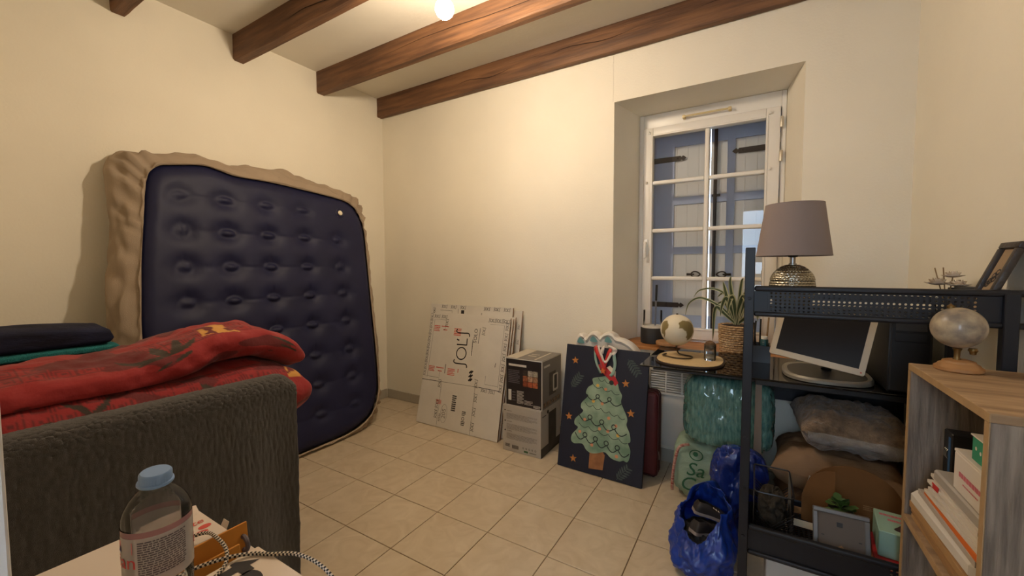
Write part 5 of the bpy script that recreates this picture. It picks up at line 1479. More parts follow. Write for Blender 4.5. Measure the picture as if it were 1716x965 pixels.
# bolts on the front post
for z in (1.10, 0.62, 0.44, 0.27): B().lathe([(0.006, 0), (0.005, 0.003), (0, 0.004)], (0, 0, 0), 10, frame_matrix((SLX, SFY - PW2, z), (1, 0, 0), (0, 0, 1))).obj('bolt', steel_b, sh)
def perf(name, x0, x1, y, z0, z1, cols, rows, hr, parent, t=0.0016, axis='y', mx=0.0, mz=0.0):
    """sheet pierced by round holes; real openings, one cell per hole"""
    b = B()
    cw, ch = (x1 - x0) / cols, (z1 - z0) / rows
    for i in range(cols):
        for j in range(rows):
            cx, cz = x0 + (i + 0.5) * cw, z0 + (j + 0.5) * ch
            sq = [(cx + cw / 2, cz), (cx + cw / 2, cz + ch / 2), (cx, cz + ch / 2), (cx - cw / 2, cz + ch / 2), (cx - cw / 2, cz), (cx - cw / 2, cz - ch / 2), (cx, cz - ch / 2), (cx + cw / 2, cz - ch / 2)]
            ho = [(cx + hr * math.cos(PI * k / 4), cz + hr * math.sin(PI * k / 4)) for k in range(8)]
            vs = []
            for P in (sq, ho): vs += [(p, y, q) if axis == 'y' else (p, q, y) for p, q in P]
            vs += [(p, y + t, q) if axis == 'y' else (p, q, y + t) for p, q in ho]
            fs = [(k, (k + 1) % 8, 8 + (k + 1) % 8, 8 + k) for k in range(8)] + [(8 + k, 8 + (k + 1) % 8, 16 + (k + 1) % 8, 16 + k) for k in range(8)]
            b.add(vs, fs)
    return b.obj(name, steel_b, parent)
def tier(zb, zt, surf):
    B().box(SLX + PW2, SRX - PW2, SBY - 0.004, SBY + 0.004, (zb + zt) / 2 - 0.014, (zb + zt) / 2 + 0.010, 0.002).obj('back_rail', steel_b, sh)
    for y, s in ((SFY, -1),):
        ya = y - 0.0008
        B().box(SLX + PW2, RX - 0.004, y - 0.010, y + 0.010, zt - 0.018, zt, 0.006, 3).obj('top_rail', steel_b, sh, smooth=True)
        B().box(SLX + PW2, RX - 0.004, y - 0.009, y + 0.009, zb, zb + 0.016, 0.006, 3).obj('bottom_rail', steel_b, sh, smooth=True)
        B().box(SLX + PW2, 2.968, ya, ya + 0.0016, zb + 0.016, zt - 0.018).obj('plain_panel', steel_b, sh)
        B().box(2.966, 2.970, y - 0.005, y + 0.005, zb + 0.016, zt - 0.018).obj('panel_seam', steel_b, sh)
        B().box(3.452, 3.526, ya, ya + 0.0016, zb + 0.016, zt - 0.018).obj('plain_panel', steel_b, sh)
        if zb > 0.5:
            perf('perforated_panel', 2.970, 3.452, ya, zb + 0.016, zt - 0.018, 38, 6, 0.0034, sh)
        else:
            B().box(2.970, 3.296, ya, ya + 0.0016, zb + 0.016, zt - 0.018).obj('plain_panel', steel_b, sh)
            perf('perforated_panel', 3.296, 3.452, ya, zb + 0.016, zt - 0.018, 12, 6, 0.0034, sh)
    for x in (SLX, SRX):
        B().box(x - 0.008, x + 0.008, SFY + PW2, SBY - PW2, zb, zt, 0.003).obj('side_panel', steel_b, sh)
    perf('perforated_shelf', SLX + 0.010, SRX - 0.010, surf, SFY + 0.012, SBY - 0.012, 38, 22, 0.0042, sh, axis='z')
TOPS, LOWS = 1.058, 0.222
tier(1.040, 1.143, TOPS)
tier(0.206, 0.312, LOWS)
ZT, ZL = TOPS + 0.0022, LOWS + 0.0022

# ------------------------------------------------------------------ table lamp
lm = thing('table_lamp', 'table lamp with a mauve grey tapered shade and dimpled metallic base', 'lamp', (3.043, -0.80, ZT))
lx, ly = 3.045, -0.80
b = B()
prof = [(0.0, 0.0), (0.045, 0.0), (0.050, 0.006)]
NZ, NA_ = 26, 44
vs = []; fs = []
def rad_at(t): return 0.052 + 0.020 * math.sin(PI * min(1, t * 1.15)) if t < 0.62 else 0.0715 * math.sqrt(max(0.02, 1 - ((t - 0.52) / 0.50) ** 2))
H_ = 0.148
for j in range(NZ * 3 + 1):
    t = j / (NZ * 3)
    for i in range(NA_ * 3):
        a = 2 * PI * i / (NA_ * 3)
        row = t * 17
        dd = 0.5 * (1 + math.cos(2 * PI * (row))) * 0.5 * (1 + math.cos(36 * a + (PI if int(row + 0.5) % 2 else 0)))
        r = rad_at(t) - 0.0042 * dd * (1 if t < 0.95 else 0)
        vs.append((lx + r * math.cos(a), ly + r * math.sin(a), ZT + 0.006 + H_ * t))
n = NA_ * 3
for j in range(NZ * 3):
    for i in range(n): fs.append((j * n + i, j * n + (i + 1) % n, (j + 1) * n + (i + 1) % n, (j + 1) * n + i))
fs.append(tuple(range(n))); fs.append(tuple(NZ * 3 * n + i for i in range(n)))
b.add(vs, fs); b.obj('base', mat('mercury glass', (164, 158, 142), 0.2, 0.85), lm, smooth='all')
B().lathe([(0.05, 0.0), (0.052, 0.003), (0.050, 0.006)], (lx, ly, ZT), 36).obj('foot', steel_b, lm, smooth=True)
zb_ = ZT + 0.006 + H_
B().lathe([(0.013, -0.002), (0.013, 0.004), (0.009, 0.006), (0.009, 0.026), (0.012, 0.028)], (lx, ly, zb_), 20).obj('neck', mat('steel', (170, 168, 164), 0.3, 0.9), lm, smooth=True)
B().lathe([(0.014, 0.028), (0.019, 0.036), (0.019, 0.075), (0.012, 0.078)], (lx, ly, zb_), 20).obj('bulb_holder', MATS['black plastic'], lm, smooth=True)
shade_m = mat('mauve grey shade linen', (134, 120, 116), 0.85, bump=0.1, bscale=400)
b = B(); b.lathe([(0.116, 1.247), (0.0895, 1.432)], (lx, ly, 0), 64, cap=False); b.lathe([(0.1148, 1.247), (0.0883, 1.432)], (lx, ly, 0), 64, cap=False)
b.obj('shade', shade_m, lm, smooth=True)
for r, z in ((0.1155, 1.247), (0.089, 1.432)):
    B().tube([(lx + r * math.cos(2 * PI * k / 64), ly + r * math.sin(2 * PI * k / 64), z) for k in range(64)], 0.0014, 6, closed=True).obj('shade_ring', shade_m, lm)
for k in range(3):
    a = 2 * PI * k / 3 + 0.3
    B().tube([(lx + 0.017 * math.cos(a), ly + 0.017 * math.sin(a), zb_ + 0.05), (lx + 0.113 * math.cos(a), ly + 0.113 * math.sin(a), 1.252)], 0.0012, 5).obj('shade_spoke', mat('steel', (170, 168, 164), 0.3, 0.9), lm)

# ------------------------------------------------------------------ reed diffuser with paper flowers
df = thing('reed_diffuser', 'reed diffuser with white paper flowers on the top shelf', 'diffuser', (3.43, -0.80, ZT))
dx_, dy_ = 3.448, -0.80
B().lathe([(0.0, 0), (0.026, 0), (0.028, 0.004), (0.028, 0.045), (0.012, 0.056), (0.012, 0.066)], (dx_, dy_, ZT), 24).obj('flask', clear, df, smooth=True)
pap = mat('white paper petals', (206, 190, 168), 0.9)
for (ax_, ay_, h) in ((-0.030, 0.0, 0.142), (-0.008, 0.01, 0.143), (0.012, 0.0, 0.118)):
    B().tube([(dx_, dy_, ZT + 0.01), (dx_ + ax_, dy_ + ay_, ZT + h)], 0.0016, 6).obj('reed', mat('dry twig', (150, 122, 84), 0.8), df)
def flower(cx, cy, cz, r):
    b = B()
    for ring_, (rr_, up_, n_) in enumerate(((1.0, 0.35, 7), (0.65, 0.8, 6), (0.35, 1.0, 4))):
        for k in range(n_):
            a = 2 * PI * k / n_ + ring_ * 0.5
            ca, sa = math.cos(a), math.sin(a)
            pts = []
            for t, w in ((0.05, 0.1), (0.45, 0.42), (0.8, 0.45), (1.0, 0.2)):
                for q in (-1, 0, 1):
                    px = r * rr_ * t
                    pts.append((cx + px * ca - q * w * r * rr_ * sa, cy + px * sa + q * w * r * rr_ * ca, cz + r * up_ * t * t * 0.7 + (0.06 * r if q else 0)))
            b.add(pts, [(3 * i + j, 3 * i + j + 1, 3 * i + 4 + j, 3 * i + 3 + j) for i in range(3) for j in range(2)])
    o = b.obj('paper_flower', pap, df, smooth='all'); s = o.modifiers.new('t', 'SOLIDIFY'); s.thickness = 0.0008
flower(dx_ + 0.012, dy_, ZT + 0.112, 0.026); flower(dx_ - 0.024, dy_ - 0.005, ZT + 0.088, 0.030); flower(dx_ + 0.02, dy_ - 0.015, ZT + 0.084, 0.028)

# ------------------------------------------------------------------ photo frame leaning on the right wall
pf = thing('picture_frame', 'dark picture frame with a leafy black drawing leaning on the top shelf', 'picture frame', (3.49, -0.93, ZT))
FMx = frame_matrix((3.462, -0.875, ZT + 0.003), (0.0, -1.0, 0.0), (0.076, 0.0, 0.208))
fw, fh = 0.106, 0.222
b = B()
fm_ = mat('dark moulded frame', (50, 42, 38), 0.45, bump=0.2, bscale=80)
for a in ((0, fw, 0, 0.018), (0, fw, fh - 0.018, fh), (0, 0.018, 0.018, fh - 0.018), (fw - 0.018, fw, 0.018, fh - 0.018)):
    B().box(a[0], a[1], a[2], a[3], -0.008, 0.008, 0.003, 2, M=FMx).obj('frame_bar', fm_, pf, smooth=True)
B().box(0.018, fw - 0.018, 0.018, fh - 0.018, -0.006, -0.002, M=FMx).obj('print', mat('beige print paper', (156, 132, 104), 0.7), pf)
b = B()
for k, (x, y) in enumerate(((0.045, 0.125), (0.055, 0.135), (0.066, 0.125), (0.05, 0.115), (0.036, 0.108), (0.075, 0.135), (0.03, 0.10), (0.08, 0.185))):
    b.stroke(circ(x, y, 0.010, 12, 0.008), 0.004, FMx, z=-0.0018, closed=True)
b.stroke([(0.022, 0.09), (0.04, 0.115), (0.07, 0.14), (0.085, 0.19)], 0.003, FMx, z=-0.0016)
o = b.obj('drawing', ink, pf); o['kind'] = 'stuff'

# ================================================================== LOWER SHELF CONTENTS
# wire mesh basket
bs = thing('wire_basket', 'black wire mesh basket on the lower shelf', 'basket', (3.02, -0.79, ZL))
def mesh_wall(b, x0, x1, y0, y1, z0, z1, step, r):
    corners = [(x0, y0), (x1, y0), (x1, y1), (x0, y1)]
    for k in range(4):
        (ax_, ay_), (bx_2, by_2) = corners[k], corners[(k + 1) % 4]
        L_ = math.hypot(bx_2 - ax_, by_2 - ay_); n_ = max(2, int(L_ / step))
        for i in range(n_):
            t = i / n_
            for sgn in (-1, 1):
                t2 = t + sgn * (z1 - z0) / L_
                te = min(1, max(0, t2)); zz_ = z0 + (z1 - z0) * abs(te - t) / abs(t2 - t)
                b.tube([(ax_ + (bx_2 - ax_) * t, ay_ + (by_2 - ay_) * t, z0), (ax_ + (bx_2 - ax_) * te, ay_ + (by_2 - ay_) * te, zz_)], r, 4, cap=False)
b = B(); mesh_wall(b, 2.945, 3.062, -0.93, -0.70, ZL + 0.004, ZL + 0.175, 0.011, 0.0015)
o = b.obj('mesh', black_m, bs); o['kind'] = 'stuff'
for z in (ZL + 0.003, ZL + 0.176):
    B().tube([(p[0], p[1], z) for p in rrect(2.944, 3.063, -0.931, -0.699, 0.012, 4)], 0.003, 6, closed=True).obj('rim_wire', black_m, bs, smooth=True)
b = B()
for k in range(9): b.tube([(2.945, -0.93 + 0.23 * k / 8, ZL + 0.0025), (3.062, -0.93 + 0.23 * k / 8, ZL + 0.0025)], 0.001, 4)
o = b.obj('bottom_mesh', black_m, bs); o['kind'] = 'stuff'
o = lump(2.957, 3.050, -0.90, -0.72, ZL + 0.0062, ZL + 0.14, 2.6, 21, 0.03, 5, 60, 36).obj('dark_cloth', mat('dark olive cloth', (44, 38, 30), 0.9, bump=0.5, bscale=80), None, smooth='all'); recenter(o)
tag(o, 'bunched dark cloth inside the wire mesh basket', 'cloth')
# white price-tag strip
o = B().box(0, 0.062, 0, 0.0008, 0, 0.024, M=Matrix.Translation((3.075, -0.775, ZL + 0.004)) @ Matrix.Rotation(-0.05, 4, 'Z') @ Matrix.Rotation(-0.55, 4, 'X')).obj('paper_card', mat('cream paper', (216, 200, 172), 0.8), None); recenter(o)
tag(o, 'blank cream card propped on the lower shelf next to the basket', 'card')
# curved cardboard box
cbx = thing('cardboard_box', 'open brown round-topped cardboard box on the lower shelf', 'box', (3.26, -0.73, ZL))
cardb = mat('brown corrugated card', (122, 80, 40), 0.85, var=0.12, scale=12)
arch = [(0.0, 0.0), (0.29, 0.0)] + [(0.145 + 0.145 * math.cos(PI * k / 14), 0.105 + 0.130 * math.sin(PI * k / 14)) for k in range(15)]
AM = frame_matrix((3.115, -0.690, ZL), (1, 0, 0), (0, 0.04, 1))
B().prism(arch, 0.004, AM).obj('back_flap', cardb, cbx)
B().prism([(0.0, 0.0), (0.10, 0.0), (0.10, 0.222), (0.07, 0.216), (0.04, 0.195), (0.015, 0.155), (0.0, 0.10)], 0.003, frame_matrix((3.105, -0.705, ZL), (1, -0.25, 0), (0, 0, 1))).obj('side_flap', cardb, cbx)
b = B(); fine(b, 0.175, 0.215, 0.085, 0.105, 3, AM, z=0.0045, seed=3); o = b.obj('faint_print', mat('pale brown print', (160, 120, 80), 0.8), cbx); o['kind'] = 'stuff'
# small leafy plant
sp = thing('small_plant', 'small green leafy plant behind the photo frame on the lower shelf', 'plant', (3.205, -0.824, ZL))
B().lathe([(0.0, 0), (0.028, 0), (0.036, 0.14), (0.033, 0.14), (0.0, 0.13)], (3.205, -0.824, ZL), 20).obj('pot', black_m, sp, smooth=True)
lgm = mat('bright leaf', (74, 104, 52), 0.5, var=0.25, scale=25)
rnd = random.Random(3)
for k in range(26):
    a = rnd.uniform(0, 2 * PI); el = rnd.uniform(0.2, 1.3); ln = rnd.uniform(0.045, 0.072); wd = rnd.uniform(0.013, 0.02)
    root_ = Vector((3.205, -0.824, ZL + 0.135))
    d = Vector((math.cos(a) * math.cos(el), math.sin(a) * math.cos(el), math.sin(el)))
    sd = d.cross(Vector((0, 0, 1))).normalized()
    P = []
    for t, w in ((0.0, 0.06), (0.35, 0.2), (0.55, 0.8), (0.75, 1.0), (0.92, 0.55), (1.0, 0.05)):
        c = root_ + d * ln * t + Vector((0, 0, -0.02 * t * t))
        P += [c - sd * wd * w, c + Vector((0, 0, -0.004 * w)), c + sd * wd * w]
    b = B(); b.add(P, [(3 * i + j, 3 * i + j + 1, 3 * i + 4 + j, 3 * i + 3 + j) for i in range(5) for j in range(2)])
    b.obj('leaf', lgm, sp, smooth='all')
# back of a photo frame
bf = thing('photo_frame', 'silver edged photo frame seen from behind, propped on the lower shelf', 'picture frame', (3.18, -0.92, ZL))
BM = frame_matrix((3.118, -0.958, ZL + 0.0035), (0.137, 0.004, 0.0), (0.022, 0.040, 0.128))
silv = mat('pewter frame', (122, 120, 118), 0.4, 0.5)
for a in ((0, 0.150, 0, 0.014), (0, 0.150, 0.154, 0.168), (0, 0.014, 0.014, 0.154), (0.136, 0.150, 0.014, 0.154)):
    B().box(*a, -0.008, 0.004, 0.002, 1, M=BM).obj('frame_bar', silv, bf)
B().box(0.014, 0.136, 0.014, 0.154, -0.004, 0.001, M=BM).obj('backing_board', mat('grey backing board', (104, 94, 86), 0.8), bf)
B().box(0.064, 0.080, 0.118, 0.132, 0.001, 0.002, M=BM).obj('hanger_plate', black_m, bf)
B().prism([(0.046, 0.044), (0.076, 0.064), (0.112, 0.020), (0.085, 0.010)], 0.003, BM, z0=0.0012).obj('easel_flap', mat('tan card', (160, 132, 104), 0.8), bf)
for x, y in ((0.026, 0.085), (0.124, 0.085)): B().box(x - 0.004, x + 0.004, y - 0.0015, y + 0.0015, 0.001, 0.003, M=BM).obj('clip', black_m, bf)
# mint box, red and white books at the right
mb = thing('mint_box', 'mint green box with pink and dark floral print on the lower shelf', 'box', (3.35, -0.86, ZL))
bxm = Matrix.Translation((3.290, -0.905, ZL + 0.048)) @ Matrix.Rotation(-0.10, 4, 'Z')
B().box(0, 0.10, 0, 0.15, 0, 0.085, 0.002, 1, M=bxm).obj('carton', mat('mint card', (150, 182, 164), 0.6), mb)
TMx = bxm @ Matrix.Translation((0, 0, 0.0852))
b = B(); fine(b, 0.012, 0.092, 0.105, 0.130, 1, TMx, seed=2); fine(b, 0.03, 0.09, 0.075, 0.098, 1, TMx, seed=3); o = b.obj('pink_lettering', mat('pink print', (200, 110, 120), 0.7), mb); o['kind'] = 'stuff'
B().prism([(p.x, p.y) for p in smooth_path([(0.04, 0.03, 0), (0.06, 0.02, 0), (0.09, 0.03, 0), (0.085, 0.055, 0), (0.065, 0.07, 0), (0.05, 0.05, 0)], 4, closed=True)], 0.0004, TMx).obj('dark_flower_print', mat('plum print', (60, 40, 46), 0.7), mb)
B().prism(circ(0.078, 0.022, 0.013, 14), 0.0005, TMx).obj('red_flower_print', mat('red paint', (176, 36, 44), 0.6), mb)
for k, (z0_, h, m, lab) in enumerate(((0.0006, 0.022, mat('tan cover', (150, 120, 88), 0.7), 'tan covered book lying under the mint box'), (0.0235, 0.024, mat('white red cover', (196, 180, 168), 0.6), 'white book with a red spine lying under the mint box'))):
    bk_ = thing('book', lab, 'book', (3.345, -0.86, ZL + z0_), 'books on the lower shelf')
    bmx = Matrix.Translation((3.268 + 0.012 * k, -0.935 + 0.004 * k, ZL + z0_)) @ Matrix.Rotation(-0.10, 4, 'Z')
    B().box(0.002, 0.116, 0.002, 0.168, 0.002, h - 0.002, M=bmx).obj('pages', mat('book pages', (214, 202, 180), 0.9), bk_)
    B().box(0, 0.118, 0, 0.170, 0, 0.002, M=bmx).box(0, 0.118, 0, 0.170, h - 0.002, h, M=bmx).box(-0.002, 0.0, 0, 0.170, 0, h, M=bmx).obj('cover', m if k == 0 else mat('red book cover', (170, 34, 36), 0.55), bk_)
# white carton on the floor below the lower shelf
o = B().box(2.985, 3.255, -0.93, -0.72, 0.0008, 0.165, 0.003, 1).obj('storage_box', mat('white painted carton', (196, 192, 186), 0.6), None); recenter(o)
tag(o, 'plain white box on the floor below the black shelf', 'box')

# ================================================================== WOODEN BOOKCASE
oak_v = wood_mat('weathered oak boards', (104, 92, 82), (150, 136, 122), (14, 14, 1.0), 0.7, 0.35, 5)
oak_h = wood_mat('weathered oak top', (136, 108, 80), (176, 146, 112), (1.0, 7, 7), 0.65, 0.2, 4)
edge_m = mat('pale oak edge', (172, 140, 100), 0.65, var=0.15, scale=30)
bc = thing('bookcase', 'low weathered oak bookcase with open shelves against the right wall', 'bookcase', (3.43, -1.26, 0.0))
BX0, BX1, BY0, BY1, BZ, BT_ = 3.313, 3.546, -1.490, -1.024, 0.93, 0.018
def board(name, x0, x1, y0, y1, z0, z1, m, edge):
    o = B().box(x0, x1, y0, y1, z0, z1, 0.001, 1).obj(name, m, bc)
    return o
board('top_panel', BX0, BX1, BY0, BY1, BZ - BT_, BZ, oak_h, 0)
board('side_panel', BX0, BX1, BY0, BY0 + BT_, 0.002, BZ - BT_ - 0.0003, oak_v, 0)
board('side_panel', BX0, BX1, BY1 - BT_, BY1, 0.002, BZ - BT_ - 0.0003, oak_v, 0)
for z in (0.495, 0.06): board('shelf_board', BX0 + 0.002, BX1 - 0.006, BY0 + BT_, BY1 - BT_, z - BT_, z, oak_h, 0)
B().box(BX1 - 0.006, BX1, BY0 + BT_, BY1 - BT_, 0.002, BZ - BT_ - 0.0003).obj('back_panel', oak_v, bc)
for a in ((BY0, BY0 + BT_, 0.002, BZ - BT_ - 0.001), (BY1 - BT_, BY1, 0.002, BZ - BT_ - 0.001), (BY0, BY1, BZ - BT_, BZ - 0.001), (BY0 + BT_, BY1 - BT_, 0.477, 0.494), (BY0 + BT_, BY1 - BT_, 0.042, 0.059)):
    B().box(BX0 - 0.0008, BX0 + 0.0015, a[0], a[1], a[2], a[3]).obj('edge_band', edge_m, bc)

# desk globe on a turned base
g2 = thing('globe', 'antique style globe on a turned wooden base on top of the bookcase', 'globe', (3.40, -1.075, BZ))
gx, gy = 3.396, -1.078
tan_w = mat('turned beech', (170, 124, 78), 0.55, var=0.15, scale=20)
B().lathe([(0.0, 0.0008), (0.044, 0.0008), (0.047, 0.004), (0.047, 0.011), (0.042, 0.014), (0.039, 0.019), (0.033, 0.022), (0.031, 0.027), (0.022, 0.030), (0.0, 0.030)], (gx, gy, BZ), 40).obj('base', tan_w, g2, smooth=True)
gold = mat('aged brass', (120, 96, 58), 0.4, 0.8)
B().lathe([(0.008, 0.03), (0.006, 0.036), (0.0065, 0.052), (0.010, 0.060)], (gx - 0.004, gy, BZ), 16).obj('pedestal', gold, g2, smooth=True)
s2 = Vector((gx - 0.008, gy - 0.012, BZ + 0.116)); r2 = 0.053
aged = mat('aged map paper', (178, 162, 136), 0.38, rgb2=(116, 106, 98), scale=30, coat=0.2, detail=8)
b = B()
b.grid(lambda u, v: (s2.x + r2 * math.sin(PI * v) * math.cos(2 * PI * u), s2.y + r2 * math.sin(PI * v) * math.sin(2 * PI * u), s2.z + r2 * math.cos(PI * v)), 48, 28, wrapu=True)
b.obj('sphere', aged, g2, smooth='all')
ax2 = Vector((-0.25, 0.1, 0.96)).normalized()
B().lathe([(0.0, -0.008), (0.008, -0.004), (0.008, 0.002), (0.003, 0.006), (0.0, 0.010)], s2 + ax2 * (r2 + 0.003), 12).obj('finial', gold, g2, smooth=True)
B().lathe([(0.0, -0.008), (0.006, -0.006), (0.007, 0.0), (0.010, 0.004), (0.008, 0.010)], s2 - ax2 * (r2 + 0.010) + Vector((0.01, -0.004, 0)), 12).obj('axis_knob', gold, g2, smooth=True)

# ------------------------------------------------------------------ stack of papers and boxes in the bookcase
def flat(name, label, cat, y0, y1, x0, x1, z0, z1, m, tilt=0.0, parts=None, group=None, bev=0.0008):
    o = B().box(x0, x1, y0, y1, z0, z1, bev, 1).obj(name, m, None)
    recenter(o); tag(o, label, cat, group)
    if tilt: o.rotation_euler = (0, 0, tilt)
    return o
kraft = mat('kraft paper', (172, 132, 86), 0.8, var=0.1, scale=20)
paper = mat('white paper', (206, 196, 182), 0.85)
YB0, YB1 = BY0 + BT_ + 0.004, BY1 - BT_ - 0.004
flat('envelope', 'brown padded envelope lowest of the stack in the bookcase', 'envelope', -1.455, -1.055, 3.330, 3.52, 0.4955, 0.508, kraft, 0.03)
flat('envelope', 'brown kraft envelope second from the bottom of the bookcase stack', 'envelope', -1.45, -1.048, 3.322, 3.51, 0.5085, 0.522, mat('kraft paper dark', (150, 112, 70), 0.8, var=0.1, scale=20), -0.02)
flat('envelope', 'large brown kraft envelope just under the white padded one in the bookcase', 'envelope', -1.45, -1.045, 3.326, 3.515, 0.5225, 0.540, kraft, 0.02)
flat('padded_envelope', 'thick white padded envelope in the bookcase stack', 'envelope', -1.40, -1.065, 3.322, 3.51, 0.5405, 0.586, mat('white padded paper', (204, 196, 184), 0.7, bump=0.2, bscale=30), 0.04, bev=0.012)
flat('grey_box', 'flat grey box end beside the white padded envelope', 'box', -1.462, -1.405, 3.34, 3.50, 0.5405, 0.580, mat('grey card', (140, 132, 128), 0.7))
flat('folder', 'thin dark edged folder under the orange one in the bookcase', 'folder', -1.42, -1.10, 3.326, 3.51, 0.5865, 0.600, mat('dark edged folder', (176, 164, 152), 0.7), 0.01)
flat('folder', 'bright orange folder in the middle of the bookcase stack', 'folder', -1.43, -1.13, 3.328, 3.515, 0.6005, 0.616, mat('orange card', (214, 108, 40), 0.65), 0.0)
pz = 0.6165
for k in range(6):
    flat('paper_sheaf', 'sheaf of loose white papers on the orange folder in the bookcase', 'papers', -1.445 + 0.006 * (k % 3), -1.15 - 0.006 * ((k * 2) % 5), 3.326 + 0.004 * (k % 2), 3.51, pz, pz + 0.008, paper, (-1) ** k * 0.03, group='loose papers in the bookcase', bev=0.0)
    pz += 0.0085
o = B().prism([(0, 0), (0.045, 0.004), (0.05, 0.018), (0.01, 0.016)], 0.0006, frame_matrix((3.3235, -1.19, 0.648), (0, -1, 0), (0, 0, 1))).obj('red_tab', mat('red card tab', (190, 44, 40), 0.6), None); recenter(o)
tag(o, 'small red paper tab sticking out of the loose papers', 'paper tab')
flat('document_wallet', 'grey document wallet above the loose papers in the bookcase', 'folder', -1.45, -1.19, 3.328, 3.51, pz + 0.0005, pz + 0.028, mat('grey wallet', (168, 160, 150), 0.5), 0.01, bev=0.004)
zb2 = pz + 0.0288
wb = thing('gift_box', 'white box with pink lettering on the paper stack in the bookcase', 'box', (3.42, -1.37, zb2))
B().box(3.333, 3.50, -1.455, -1.285, zb2, zb2 + 0.085, 0.002, 1).obj('carton', mat('white gift card', (212, 202, 190), 0.6), wb)
WMx = frame_matrix((3.3325, -1.285, zb2), (0, -1, 0), (0, 0, 1))
b = B(); fine(b, 0.03, 0.14, 0.034, 0.054, 1, WMx, seed=5); fine(b, 0.05, 0.12, 0.024, 0.030, 1, WMx, seed=6); o = b.obj('pink_lettering', mat('pink print', (200, 110, 120), 0.7), wb); o['kind'] = 'stuff'
B().box(3.3325, 3.501, -1.456, -1.284, zb2 + 0.0855, zb2 + 0.092, 0.001, 1).obj('lid', mat('white gift card', (212, 202, 190), 0.6), wb)
gb = thing('green_box', 'small green box on the white box in the bookcase', 'box', (3.42, -1.405, zb2 + 0.0925))
B().box(3.340, 3.49, -1.46, -1.345, zb2 + 0.0925, zb2 + 0.145, 0.002, 1).obj('carton', mat('sea green card', (54, 142, 110), 0.6), gb)
B().box(3.338, 3.492, -1.462, -1.343, zb2 + 0.1455, zb2 + 0.1485).obj('lid', mat('white gift card', (212, 202, 190), 0.6), gb)
GMx = frame_matrix((3.3397, -1.345, zb2 + 0.0925), (0, -1, 0), (0, 0, 1))
b = B()
for k in range(4): b.prism(circ(0.02 + 0.02 * k, 0.03 - 0.004 * k, 0.004, 10), 0.0004, GMx)
o = b.obj('white_print', whiteish, gb); o['kind'] = 'stuff'
bb_ = thing('ring_binder', 'black ring binder standing at the far end of the bookcase shelf', 'binder', (3.46, -1.07, 0.585))
B().box(3.385, 3.52, -1.097, -1.046, 0.585, 0.762, 0.003, 1).obj('cover', mat('black binder', (22, 21, 24), 0.5), bb_)
B().box(3.3838, 3.3849, -1.094, -1.082, 0.60, 0.75).obj('blue_spine', mat('blue label', (40, 84, 130), 0.5), bb_)
for k in range(3): B().tube([(3.3855 + 0.004 * math.cos(2 * PI * q / 12), -1.076 + 0.008 * k, 0.70 + 0.012 * math.sin(2 * PI * q / 12)) for q in range(12)], 0.001, 5, closed=True).obj('ring', mat('steel', (170, 168, 164), 0.3, 0.9), bb_)

# ================================================================== WHITE TABLE IN THE FOREGROUND
TZ = 0.70
tw = mat('white table laminate', (206, 194, 184), 0.55)
tbl = thing('side_table', 'narrow white table by the doorway holding the water bottle', 'table', (2.14, -2.38, 0.0))
TX0, TX1, TY0, TY1 = 1.912, 2.415, -2.53, -2.228
B().box(TX0, TX1, TY0, TY1, TZ - 0.022, TZ, 0.002, 1).obj('table_top', tw, tbl)
for x in (TX0 + 0.02, TX1 - 0.02):
    for y in (TY0 + 0.02, TY1 - 0.02): B().box(x - 0.014, x + 0.014, y - 0.014, y + 0.014, 0.0008, TZ - 0.0222).obj('leg', tw, tbl)
# water bottle
bo = thing('water_bottle', 'clear plastic water bottle with a pale blue cap and pink label', 'bottle', (2.305, -2.408, TZ))
BXc, BYc = 2.305, -2.408
pet = glassy('clear PET', (0.93, 0.93, 0.93), 1.35, 0.06, (0.45, 0.42, 0.40), 0.05)
tiltm = Matrix.Translation((BXc, BYc, TZ + 0.0006)) @ Matrix.Diagonal((1.1, 1.1, 1.0, 1.0))
prof = [(0.0, 0.004), (0.020, 0.0), (0.027, 0.004), (0.0295, 0.012)]
for k in range(13):
    z = 0.018 + 0.0072 * k
    prof.append((0.0297 - (0.0020 if k % 3 == 2 else 0), z))
prof += [(0.0300, 0.118), (0.0300, 0.205), (0.0302, 0.209), (0.0294, 0.215), (0.0268, 0.223), (0.0222, 0.232), (0.0165, 0.239), (0.0125, 0.243), (0.0118, 0.248), (0.0118, 0.258)]
def crinkle(r, z, a): return r + 0.0012 * nz((math.cos(a) * 2, math.sin(a) * 2, z * 30), 1.2, 5) * (1 if 0.02 < z < 0.22 else 0)
b = B(); vs = []; fs = []; n = 56
for r, z in prof:
    for k in range(n):
        a = 2 * PI * k / n; q = crinkle(r, z, a)
        vs.append((q * math.cos(a), q * math.sin(a), z))
for i in range(len(prof) - 1):
    for k in range(n): fs.append((i * n + k, i * n + (k + 1) % n, (i + 1) * n + (k + 1) % n, (i + 1) * n + k))
b.add(vs, fs, tiltm); b.obj('body', pet, bo, smooth=True)
b = B(); b.lathe([(0.0, 0.006), (0.026, 0.008), (0.0275, 0.02), (0.0272, 0.104), (0.0, 0.104)], (0, 0, 0), 40, tiltm)
b.obj('water', glassy('water', (0.86, 0.88, 0.88), 1.2, 0.0), bo, smooth=True)
lab = glassy('label film', (0.75, 0.70, 0.70), 1.3, 0.12, (0.66, 0.60, 0.59), 0.55)
labp = glassy('pink label film', (0.60, 0.40, 0.42), 1.3, 0.12, (0.50, 0.26, 0.28), 0.6)
def band(z0_, z1_, m, name, r=0.0306):
    b = B(); b.lathe([(r, z0_), (r, z1_)], (0, 0, 0), 64, tiltm, cap=False); b.obj(name, m, bo, smooth=True)
band(0.140, 0.198, lab, 'label'); band(0.1982, 0.205, labp, 'label_top_band')
